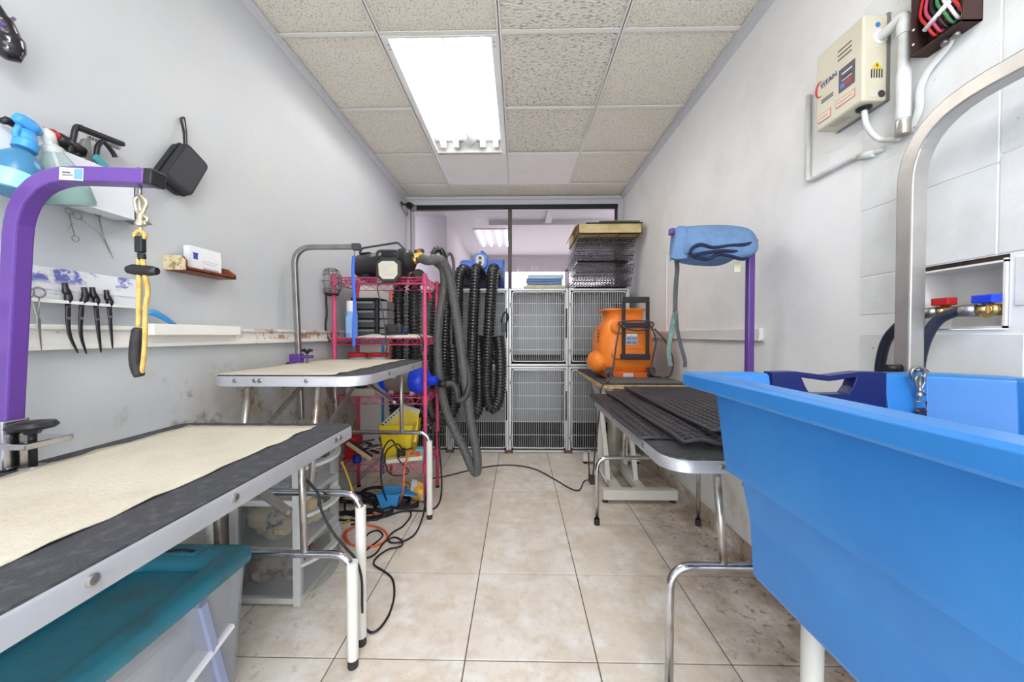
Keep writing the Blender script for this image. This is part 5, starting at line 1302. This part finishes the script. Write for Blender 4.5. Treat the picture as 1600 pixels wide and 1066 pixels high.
build(MB().tube(fillet([(XR - .01, 1.455, 2.06), (XR - .01, 1.455, 1.725), (XR - .01, 1.26, 1.725), (XR - .012, 1.20, 1.708), (XR - .004, 1.16, 1.705)], .02, 5), .0085, 10), 'pipe_run', WHITEP, t)
build(MB().tube([(XR - .012, 1.235, 1.716), (XR - .012, 1.185, 1.703)], .0115, 10), 'coupling', WHITEP, t)
t = thing('power_cable', 'white cable drooping from the heater underside to the pipe', 'cable', at(1390, 205, x=XR - .02))
build(MB().tube(sm([(sx(.45), y0h + .035, z0h - .004), (sx(.5), y0h + .028, z0h - .06), (sx(.7), y0h + .005, z0h - .115), (XR - .018, yp + .02, z0h - .14)], 6), .008, 10), 'cable', WHITEP, t)
t = thing('power_cable', 'flat white cable from the open junction box down to the pipe foot', 'cable', at(1420, 205, x=XR - .01))
build(MB().tube(sm([at(1496, 40, x=XR - .02), at(1478, 75, x=XR - .012), at(1450, 110, x=XR - .012), at(1437, 140, x=XR - .012), at(1436, 170, x=XR - .012), at(1424, 200, x=XR - .01)], 6), .011, 10, flat=(.5, 1), up=(1, 0, 0)), 'cable', WHITEP, t)
# open junction box
t = thing('junction_box', 'open electrical junction box with red and green wires, top right', 'junction box', (XR, .97, 1.945))
BB = mat('box_brown', (70, 48, 44), .6, metal=.3)
ya, yb_, za, zb_ = at(1538, 3, x=XR).y, at(1452, 30, x=XR - .0).y, at(1500, 38, x=XR - .03).z - .01, 2.16
mb = MB().box((XR - .004, ya, za), (XR, yb_, zb_)).box((XR - .05, ya, za), (XR, ya + .003, zb_)).box((XR - .05, yb_ - .003, za), (XR, yb_, zb_)).box((XR - .05, ya, za), (XR, yb_, za + .003)).box((XR - .05, ya, zb_ - .003), (XR, yb_, zb_))
build(mb, 'box_shell', BB, t)
rnd = random.Random(5)
for k, m in enumerate((RED, mat('wire_pink', (190, 70, 100), .5), BLACK, mat('wire_green', (60, 130, 80), .5), PAPER, RED)):
    y_ = ya + .02 + (yb_ - ya - .04) * (1 - k / 6)
    build(MB().tube(sm([(XR - .01, y_, zb_ - .02), (XR - .035, y_ + .01, za + .12), (XR - .045, y_ - .015, za + .06), (XR - .03, y_ - .025, za + .025), (XR - .02, y_ - .03, za + .07)], 6), .0036, 8), 'wire', m, t)
build(MB().tube([(XR - .048, ya + .03, za + .075), (XR - .045, yb_ - .03, za + .05)], .006, 8), 'wire', PAPER, t)
for dy in (.035, .06): build(MB().cyl((XR - .025, ya + dy, za - .012), (XR - .025, ya + dy, za + .004), .008, n=8), 'clamp_screw', STEEL, t)
for zz in (.03, .07): build(MB().cyl((XR - .0515, yb_ - .008, za + zz), (XR - .05, yb_ - .008, za + zz), .003, n=8), 'rivet', PAPER, t)

# ================================================================== RUBBER MATS ON THE RIGHT TABLE
def drain_mat(lab, x0, x1, y0, y1, z, th, pitch, warp, m, edge=.012):
    nx, ny = round((x1 - x0) / pitch), round((y1 - y0) / pitch); dx, dy = (x1 - x0) / nx, (y1 - y0) / ny
    vs = []; fs = []; Z = lambda x, y: z + warp(x, y)
    c8 = [(-.5, -.5), (0, -.5), (.5, -.5), (.5, 0), (.5, .5), (0, .5), (-.5, .5), (-.5, 0)]
    for j in range(ny):
        for i in range(nx):
            sh = 0
            cx_, cy_ = x0 + (i + .5) * dx, y0 + (j + .5) * dy; o = len(vs)
            for lvl in (th, 0):
                for a, b in c8:
                    X, Y = cx_ + a * dx, cy_ + b * dy; vs.append((X, Y, Z(X, Y) + lvl))
                for k in range(8):
                    q = 2 * PI * (k - 3) / 8; X, Y = cx_ + .40 * dx * math.cos(q), cy_ + .36 * dy * math.sin(q); vs.append((X, Y, Z(X, Y) + lvl - (.002 if lvl else 0)))
            for k in range(8):
                k2 = (k + 1) % 8
                fs += [(o + k, o + k2, o + 8 + k2, o + 8 + k), (o + 8 + k, o + 8 + k2, o + 24 + k2, o + 24 + k), (o + 16 + k, o + 24 + k, o + 24 + k2, o + 16 + k2)]
            if i == 0: fs.append((o + 6, o + 0, o + 16, o + 22))
            if i == nx - 1: fs.append((o + 2, o + 4, o + 20, o + 18))
            if j == 0: fs.append((o + 0, o + 2, o + 18, o + 16))
            if j == ny - 1: fs.append((o + 4, o + 6, o + 22, o + 20))
    t = thing('rubber_mat', lab, 'mat', ((x0 + x1) / 2, (y0 + y1) / 2, z), 'black rubber mats')
    build(MB().add(vs, fs), 'perforated_sheet', m, t)
    e = [(x0, y0), (x1, y0), (x1, y1), (x0, y1)]; P = []
    for a, b in zip(e, e[1:] + e[:1]):
        for k in range(20):
            f = k / 20; X, Y = a[0] + (b[0] - a[0]) * f, a[1] + (b[1] - a[1]) * f; P.append((X, Y, Z(X, Y) + th * .5))
    build(MB().tube(P, th * .62, 8, closed=True), 'rim', m, t)
    return t
RUB = mat('drain_mat_rubber', (58, 57, 62), .45, rgb2=(72, 66, 68), vscale=6)
drain_mat('black rubber drain mat at the bottom, edge at the left of the right table', .442, 1.03, 1.32, 2.27, .747, .010, .036, lambda x, y: .002 * math.sin(x * 20 + y * 13) - .006 * max(0, .455 - x) * 10, RUB)
drain_mat('wavy black rubber drain mat in the middle of the pile', .545, 1.05, 1.20, 2.28, .763, .012, .036, lambda x, y: .005 * (1 + math.sin(x * 30) * math.sin(y * 9)) + (.004 * math.sin(x * 55) if y < 1.3 else 0), RUB)
drain_mat('black rubber drain mat on top of the pile with a straight raised rim', .66, 1.06, 1.245, 2.26, .793, .012, .036, lambda x, y: .003 * math.sin(y * 7), RUB)

# ================================================================== PLYWOOD LIFT TABLE AND ORANGE AIR MOVER
t = thing('lift_table', 'white lift table with a plywood top standing before the kennels', 'table', (.82, 2.9, 0))
rg = rrect(.545, 1.10, 2.375, 3.43, .775, .04, 5)
build(MB().prism(rg, (0, 0, .012)), 'plywood_ply', PLY, t, bevel=.002)
rg = rrect(.548, 1.098, 2.378, 3.428, .788, .04, 5)
build(MB().prism(rg, (0, 0, .011)), 'plywood_ply', PLY, t, bevel=.002)
build(MB().prism(rrect(.549, 1.097, 2.380, 3.426, .799, .04, 5), (0, 0, .006)), 'rubber_top', BLACKT, t)
build(MB().box((.565, 2.42, .022), (1.06, 2.48, .088)), 'base_beam', OFFW, t, bevel=.005)
build(MB().box((.565, 3.16, .022), (1.06, 3.22, .088)), 'base_beam', OFFW, t, bevel=.005)
for x in (.675, .84): build(MB().box((x - .03, 2.48, .035), (x + .03, 3.16, .085)), 'base_rail', OFFW, t, bevel=.004)
for (x, yv) in ((.585, 2.45), (1.035, 2.45), (.585, 3.19), (1.035, 3.19)):
    build(MB().lathe([(.02, 0), (.022, .006), (.012, .010), (.006, .012), (.006, .024)], (x, yv, 0), (0, 0, 1), 14), 'levelling_foot', DGREY, t)
for x in (.66, .86):
    build(MB().box((x - .018, 2.93, .08), (x + .018, 2.97, .64)), 'column', OFFW, t, bevel=.003)
    build(MB().tube(sm([(x - .02, 2.62, .08), (x - .02, 2.66, .22), (x - .02, 2.76, .42), (x - .02, 2.92, .62), (x - .02, 3.1, .72)], 5), .022, 4, smooth=False, phase=PI / 4), 'lift_arm', OFFW, t)
    build(MB().beam((x, 2.95, .62), (x - .02, 2.60, .75), .04, .04), 'upper_arm', OFFW, t, bevel=.003)
build(MB().lathe([(.045, 0), (.05, .01), (.05, .40), (.04, .41), (.022, .415), (.022, .5)], (.76, 2.9, .10), (0, 0, 1), 18), 'actuator', mat('actuator_grey', (170, 166, 156), .4, metal=.5, var=.2, vscale=8), t)
build(MB().box((.60, 2.46, .735), (.64, 3.36, .775)), 'top_rail', OFFW, t, bevel=.003)
build(MB().box((1.0, 2.46, .735), (1.04, 3.36, .775)), 'top_rail', OFFW, t, bevel=.003)
build(MB().beam((.62, 2.56, .73), (.62, 2.44, .60), .05, .06), 'bracket', OFFW, t, bevel=.004)
build(MB().beam((.60, 2.60, .72), (1.04, 2.60, .72), .04, .03), 'cross_member', OFFW, t)
t = thing('foot_pedal', 'small dark foot control with a white rod at the left of the lift table', 'pedal', (.56, 2.78, 0))
build(MB().box((.535, 2.72, 0), (.585, 2.80, .05)), 'pedal_body', DGREY, t, bevel=.006)
build(MB().tube([(.55, 2.86, .22), (.62, 2.55, .09)], .007, 8), 'rod', OFFW, t)
build(MB().tube([(.54, 2.78, .04), (.55, 2.86, .23)], .005, 8), 'stem', BLACK, t)

zt = .806
o = build(cloth_slab(.60, 1.09, 2.385, 2.60, zt, .022, 12, 8, .003, 33), 'rubber_sheet', mat('grey_pad', (92, 90, 88), .85)); tag(o, 'grey rubber sheet on the front of the plywood table', 'mat')
t = thing('air_mover', 'orange air mover with a black trolley handle on the plywood table', 'blower', (.79, 2.8, zt))
zb0 = zt
spec = [(.850, .63, .945, 2.66, 2.98, .06), (.875, .605, .975, 2.63, 3.02, .08), (.93, .595, .990, 2.615, 3.04, .10), (1.04, .592, .992, 2.61, 3.05, .11), (1.12, .60, .985, 2.615, 3.04, .11), (1.19, .622, .962, 2.63, 3.0, .10), (1.225, .645, .935, 2.65, 2.97, .09), (1.24, .655, .925, 2.66, 2.96, .08), (1.30, .655, .925, 2.66, 2.96, .08), (1.304, .632, .95, 2.64, 2.98, .08), (1.318, .632, .95, 2.64, 2.98, .08), (1.32, .66, .92, 2.66, 2.95, .08)]
build(MB().loft([rrect(x0, x1, y0, y1, z, r, 7) for z, x0, x1, y0, y1, r in spec]), 'housing', ORANGE, t)
build(MB().ball((.605, 2.78, .925), (.085, .15, .085), 18), 'outlet_lobe', ORANGE, t)
for zz, h in ((1.175, .045), (.99, .045)):
    build(MB().loft([[Vector((p.x, y_, p.y)) for p in rrect(.66 + i_, .955 - i_, zz - h + i_, zz + h - i_, 0, .042 - i_, 6)] for y_, i_ in ((2.66, 0), (2.60, 0.004), (2.59, .014))]), 'rib', ORANGE, t)
build(MB().box((.635, 2.62, zb0 + .004), (.945, 2.96, .862)), 'base', mat('orange_dark', (222, 104, 40), .45), t, bevel=.008)
for x in (.645, .94):
    w_ = build(MB().lathe([(.012, -.022), (.032, -.020), (.034, -.012), (.034, .012), (.032, .020), (.012, .022)], (x, 2.60, zb0 + .056), (1, 0, 0), 18), 'wheel', DGREY, t)
    build(MB().lathe([(.016, -.024), (.016, .024)], (x, 2.60, zb0 + .056), (1, 0, 0), 12), 'hub', GREYP, w_)
hy = 2.565
build(MB().tube(fillet([(.735, hy, .985), (.735, hy, 1.375), (.902, hy, 1.375), (.902, hy, .985)], .018, 4), .0155, 4, smooth=False, phase=PI / 4, up=(0, 1, 0)), 'trolley_handle', BLACK, t, bevel=.003)
build(MB().box((.728, hy - .02, 1.352), (.910, hy + .012, 1.392)), 'grip', mat('grip_black', (52, 52, 54), .7), t, bevel=.006)
build(MB().box((.72, hy - .018, 1.178), (.918, hy + .02, 1.212)), 'crossbar', mat('bar_navy', (34, 38, 56), .45), t, bevel=.005)
build(MB().box((.718, hy - .018, .955), (.918, hy + .03, .992)), 'lower_bracket', MATS['bar_navy'], t, bevel=.005)
lb = build(B((.765, 2.606, 1.055), (.845, 2.609, 1.145)), 'label', mat('spec_label', (186, 190, 200), .5), t)
for (a, b) in ((.77, .803), (.808, .84)):
    for k in range(3): build(B((a, 2.6045, 1.062 + k * .028), (b, 2.607, 1.082 + k * .028)), 'print', [GREYP, mat('print_blue', (110, 150, 196), .5), PAPER][k], lb)
lb = build(B((.75, 2.616, .825), (.82, 2.621, .852)), 'label', mat('spec_label2', (206, 204, 204), .5), t)
mb = MB()
for k in range(12):
    zz = 1.15 - k * .02; mb.box((.5945, 2.72 + .01 * (k % 2), zz), (.600, 2.76 + .012 * ((k + 1) % 2), zz + .011))
build(mb, 'side_lettering', mat('letter_brown', (120, 62, 30), .6), t, kind='stuff')
build(MB().tube(sm([(.70, hy - .03, 1.20), (.76, hy - .045, 1.165), (.84, hy - .045, 1.155), (.925, hy - .03, 1.185), (.93, hy, 1.215), (.82, hy - .025, 1.225), (.71, hy - .02, 1.218), (.70, hy + .0, 1.20)], 6), .006, 8), 'cord_wrap', mat('cord_grey', (70, 66, 66), .5), t)
build(MB().tube(sm([(.93, hy - .01, 1.18), (.955, hy - .015, 1.08), (.93, hy - .02, .95), (.925, hy - .03, .86), (.97, hy - .06, .835)], 6), .006, 8), 'cord_loop', MATS['cord_grey'], t)
build(MB().tube(sm([(.985, 2.66, 1.17), (1.05, 2.62, 1.08), (1.085, 2.58, .95), (1.06, 2.55, .85), (1.02, 2.54, .832)], 6), .006, 8), 'cord_loop', MATS['cord_grey'], t)
G = lambda u, v, z=.007: at(u, v, z=z)
t = thing('electric_cable', 'grey cord from the orange air mover down across the floor tiles', 'cord', G(820, 731))
build(MB().tube(sm([(.70, hy - .03, 1.19), (.655, 2.46, 1.05), (.60, 2.37, .86), (.535, 2.36, .78), (.53, 2.4, .60), (.535, 2.55, .30), (.53, 2.62, .10), G(913, 752), G(905, 766), G(890, 763), G(868, 750), G(835, 733), G(800, 727), G(765, 729), G(730, 736), G(692, 745), G(665, 749)], 8), .0055, 8), 'cord', mat('cord_grey2', (66, 62, 64), .5), t)

# purple arm with towel and lead, right
py = 1.675; pxx = 1.05
A = lambda u, v, y=py: at(u, v, y=y)
zt_ = A(1100, 362).z
t = thing('leash_stand', 'purple arm under the blue towel, clamped behind the bath', 'grooming arm', (pxx, py, .7))
square_arm(t, [(pxx, py, .62), (pxx, py, zt_), (.685, py, zt_)], .0145, .06, PURPLE)
build(MB().box((pxx - .03, py - .035, .70), (pxx + .055, py + .035, .742 - .042 + .0)).box((pxx + .022, py - .03, .69), (pxx + .04, py + .03, .80)).box((pxx - .03, py - .03, .752), (pxx + .04, py + .03, .764)), 'clamp', STEEL, t, bevel=.003)
t = thing('draped_towel', 'thick blue towel with navy hems folded over the purple arm', 'towel', (.88, py, 1.45))
stn = [(1060, 352, 406, .35), (1066, 350, 396, .8), (1080, 349, 403, 1), (1100, 348, 407, 1.05), (1125, 347.5, 408.5, 1.1), (1150, 348, 410, 1.1), (1168, 351, 403, 1.0), (1179, 358, 394, .8), (1183, 370, 386, .4)]
rings = []
for u, v0, v1, w in stn:
    tp = A(u, v0, 1.62); bt = A(u, v1, 1.62); x = tp.x; zt2, zb2 = tp.z, bt.z; h = zt2 - zb2
    prof = [(-.105, .0), (-.118, .12), (-.112, .35), (-.10, .6), (-.075, .85), (-.04, .97), (0, 1.0), (.04, .97), (.075, .85), (.10, .6), (.11, .3), (.10, .05), (.07, .02), (.045, .2), (.03, .42), (-.03, .42), (-.05, .15), (-.07, .0)]
    rings.append([Vector((x, py + a * w, zb2 + h * b)) for a, b in prof])
build(MB().loft(rings), 'towel_body', TOWEL, t, sub=1)
hem = lambda pts, r=.0075: MB().tube(sm([A(u, v, y) for u, v, y in pts], 6), r, 8)
YF2 = 1.555
for k, pts in enumerate(([(1078, 397, YF2), (1082, 388, YF2), (1095, 382, YF2), (1115, 387, YF2), (1140, 384, YF2), (1165, 382, YF2), (1182, 376, 1.60)],
                         [(1080, 400, YF2 + .004), (1092, 397, YF2 - .004), (1110, 394, YF2 - .008), (1130, 392, YF2 - .006), (1150, 393, YF2), (1174, 390, YF2 + .03)],
                         [(1084, 402, YF2 + .006), (1105, 405, YF2), (1122, 398, YF2 - .006), (1140, 400, YF2), (1160, 405, YF2 + .01), (1172, 398, YF2 + .03)])):
    build(hem(pts), 'hem', TOWELN, t)
build(MB().prism([A(1060, 352, 1.60), A(1072, 352, 1.60), A(1076, 404, 1.60), A(1058, 405, 1.60), A(1048, 403, 1.62)], (0, .02, 0)), 'hanging_corner', TOWEL, t, bevel=.006)
build(MB().box(A(1147, 410, 1.6), A(1157, 425, 1.6) + Vector((0, .003, 0))), 'care_tag', mat('tag_cream', (222, 218, 190), .8), t)
t = thing('lead', 'grey green leash with a frayed loop hanging from the right purple arm', 'leash', A(1062, 572))
snap_hook(t, A(1057, 368, py - .002), A(1057, 368).z - A(1057, 398).z, STEEL, .9)
build(MB().tube(sm([A(1056, 398), A(1058, 420), A(1056, 445), A(1055, 470), A(1055, 488)], 6), .0105, 8, flat=(.2, 1), up=(0, 1, 0)), 'strap', mat('strap_grey', (84, 88, 92), .8, var=.2, vscale=30), t)
build(MB().tube(sm([A(1055, 486), A(1050, 515), A(1045, 545), A(1046, 562), A(1048, 572)], 6), .0105, 8, flat=(.22, 1), up=(.3, 1, 0)), 'strap', mat('strap_green', (96, 118, 116), .85, rgb2=(120, 150, 140), vscale=30), t)
build(MB().tube(sm([A(1056, 486), A(1059, 520), A(1066, 548), A(1070, 564), A(1070, 574)], 6), .0105, 8, flat=(.22, 1), up=(-.3, 1, 0)), 'strap', MATS['strap_grey'], t)

# ================================================================== CORDS ON THE FLOOR, LEFT
CB = mat('cord_black', (30, 30, 33), .45)
CO = mat('cord_orange', (222, 100, 60), .45)
CY_ = mat('cord_yellow', (206, 178, 60), .5)
def cord(lab, pts, r, m, name='electric_cable', k=6):
    t = thing(name, lab, 'cord', min(pts, key=lambda p: Vector(p).z), None)
    build(MB().tube(sm(pts, k), r, 8), 'cord', m, t)
    return t
E_ = lambda u, v: at(u, v, y=1.262)
cord('black cord hooked on the second table leg, trailing in open loops over the tiles',
     [E_(470, 742), E_(490, 762), E_(497, 772), E_(503, 800), E_(520, 832), E_(540, 856), E_(556, 875), E_(565, 905), E_(566, 950), G(568, 975), G(578, 988), G(592, 983), G(608, 960), G(616, 930), G(613, 905), G(600, 893), G(584, 882), G(590, 870), G(608, 858), G(626, 854), G(628, 845), G(615, 840), G(600, 848), G(588, 864), G(574, 872), G(567, 867), G(577, 856), G(592, 844), G(598, 836), G(590, 829), G(577, 833), G(569, 842)], .0045, CB)
cord('black cord making small loops on the tiles right of the orange ring',
     [G(640, 798), G(642, 806), G(630, 822), G(614, 832), G(606, 842), G(612, 848), G(630, 846), G(648, 835), G(658, 815), at(664, 790, y=2.26), at(668, 740, y=2.26), at(674, 690, y=2.27), at(678, 660, y=2.28)], .005, CB)
cord('black cord dropping beside the pink back post to the floor',
     [at(680, 640, y=2.70), at(684, 670, y=2.66), at(688, 720, y=2.56), at(690, 748, y=2.55), G(689, 776), G(682, 792), G(665, 798), G(630, 799), G(600, 808), G(570, 815), G(548, 820)], .006, CB)
cord('black cord looping from the power strip plug, left of the two',
     [(-.775, 2.305, z4 + .095), at(612, 688, y=2.25), at(600, 700, y=2.22), at(595, 730, y=2.22), at(598, 765, y=2.22), G(608, 790), G(612, 800), G(600, 803), G(580, 808)], .005, CB)
cord('black cord looping from the power strip plug, right of the two',
     [(-.745, 2.305, z4 + .10), at(620, 694, y=2.24), at(604, 705, y=2.23), at(602, 725, y=2.23), at(612, 742, y=2.23), at(632, 742, y=2.24), at(638, 735, y=2.25), at(624, 720, y=2.26), at(622, 708, y=2.27), at(645, 700, y=2.29)], .0045, CB)
cord('orange extension cord from the power strip snaking down to the floor', [(-.665, 2.325, z4 + .06), at(640, 705, y=2.27), at(632, 735, y=2.25), at(630, 765, y=2.22), G(622, 788), G(600, 802), G(575, 806), G(555, 812)], .006, CO)
ring = [G(571 + 34 * math.cos(q) + (3 if k > 24 else 0), 838 + 17 * math.sin(q)) + Vector((0, 0, .004 if k > 24 else 0)) for k, q in enumerate([2 * PI * i / 24 + 2.4 for i in range(34)])]
cord('coiled ring of orange cord on the tiles by the white leg sleeves', ring, .0055, CO, k=3)
cord('yellow cord leaning from the drawer tower to the cord heap', [at(534, 722, y=1.95), at(545, 750, y=2.0), at(552, 775, y=2.0), G(556, 800), G(548, 812), G(535, 818)], .0065, CY_)
cord('yellow cord looped flat under the blue scoop', [G(585, 765), G(600, 772), G(625, 774), G(640, 768), G(640, 756), G(630, 752)], .0065, CY_)
rnd = random.Random(17)
cent = [(560, 790), (585, 785), (600, 790), (575, 800), (620, 775), (560, 775), (550, 805), (630, 782), (590, 770)]
for k, (u, v) in enumerate(cent):
    a_, b_ = rnd.uniform(14, 34), rnd.uniform(5, 11); ph = rnd.uniform(0, 6); tw = rnd.uniform(1.3, 2.6)
    pts = [G(u + a_ * (1 + .15 * math.sin(3 * q)) * math.cos(q + ph), min(v + b_ * math.sin(q + ph) * (1 + .1 * i / 20) + .25 * i, 813), .007 + .006 * (k % 3) + .002 * math.sin(q * 2)) for i, q in enumerate([tw * 2 * PI * i / 26 for i in range(26)])]
    t = cord('black cord in the tangled heap under the pink rack', pts, .0055, CB, k=3); t['group'] = 'black cords in the heap under the rack'
cord('thin grey cord hanging from the work lamp across the rack', [at(604, 440, y=2.29), at(590, 447, y=2.28), at(594, 470, y=2.285), at(600, 500, y=2.29), at(603, 530, y=2.285), at(604, 548, y=2.29), at(592, 558, y=2.30)], .0035, DGREY)
cord('black cord hanging along the back left post of the rack', [at(557, 440, y=2.68), at(556, 500, y=2.68), at(548, 540, y=2.68), at(546, 600, y=2.68), at(534, 640, y=2.66), at(532, 690, y=2.66)], .005, CB)
cord('black cord by the right front post of the rack', [at(652, 520, y=2.30), at(660, 530, y=2.29), at(660, 548, y=2.29), at(650, 560, y=2.30)], .004, CB)
# poles standing behind the rack
for nm, lab, u, v0, v1, m in (('broom_handle', 'orange pole standing behind the pink rack beside the hoses', 611, 455, 715, CO), ('broom_handle', 'blue pole standing behind the pink rack, seen above the yellow bin', 598, 470, 712, SKY)):
    p, q = at(u, v0, y=2.92), at(u, v1, y=2.92); q.z = 0.0
    t = thing(nm, lab, 'pole', q)
    build(MB().tube([q, p], .011, 10), 'shaft', m, t); build(MB().ball(p, .0115, 8), 'end_knob', m, t)
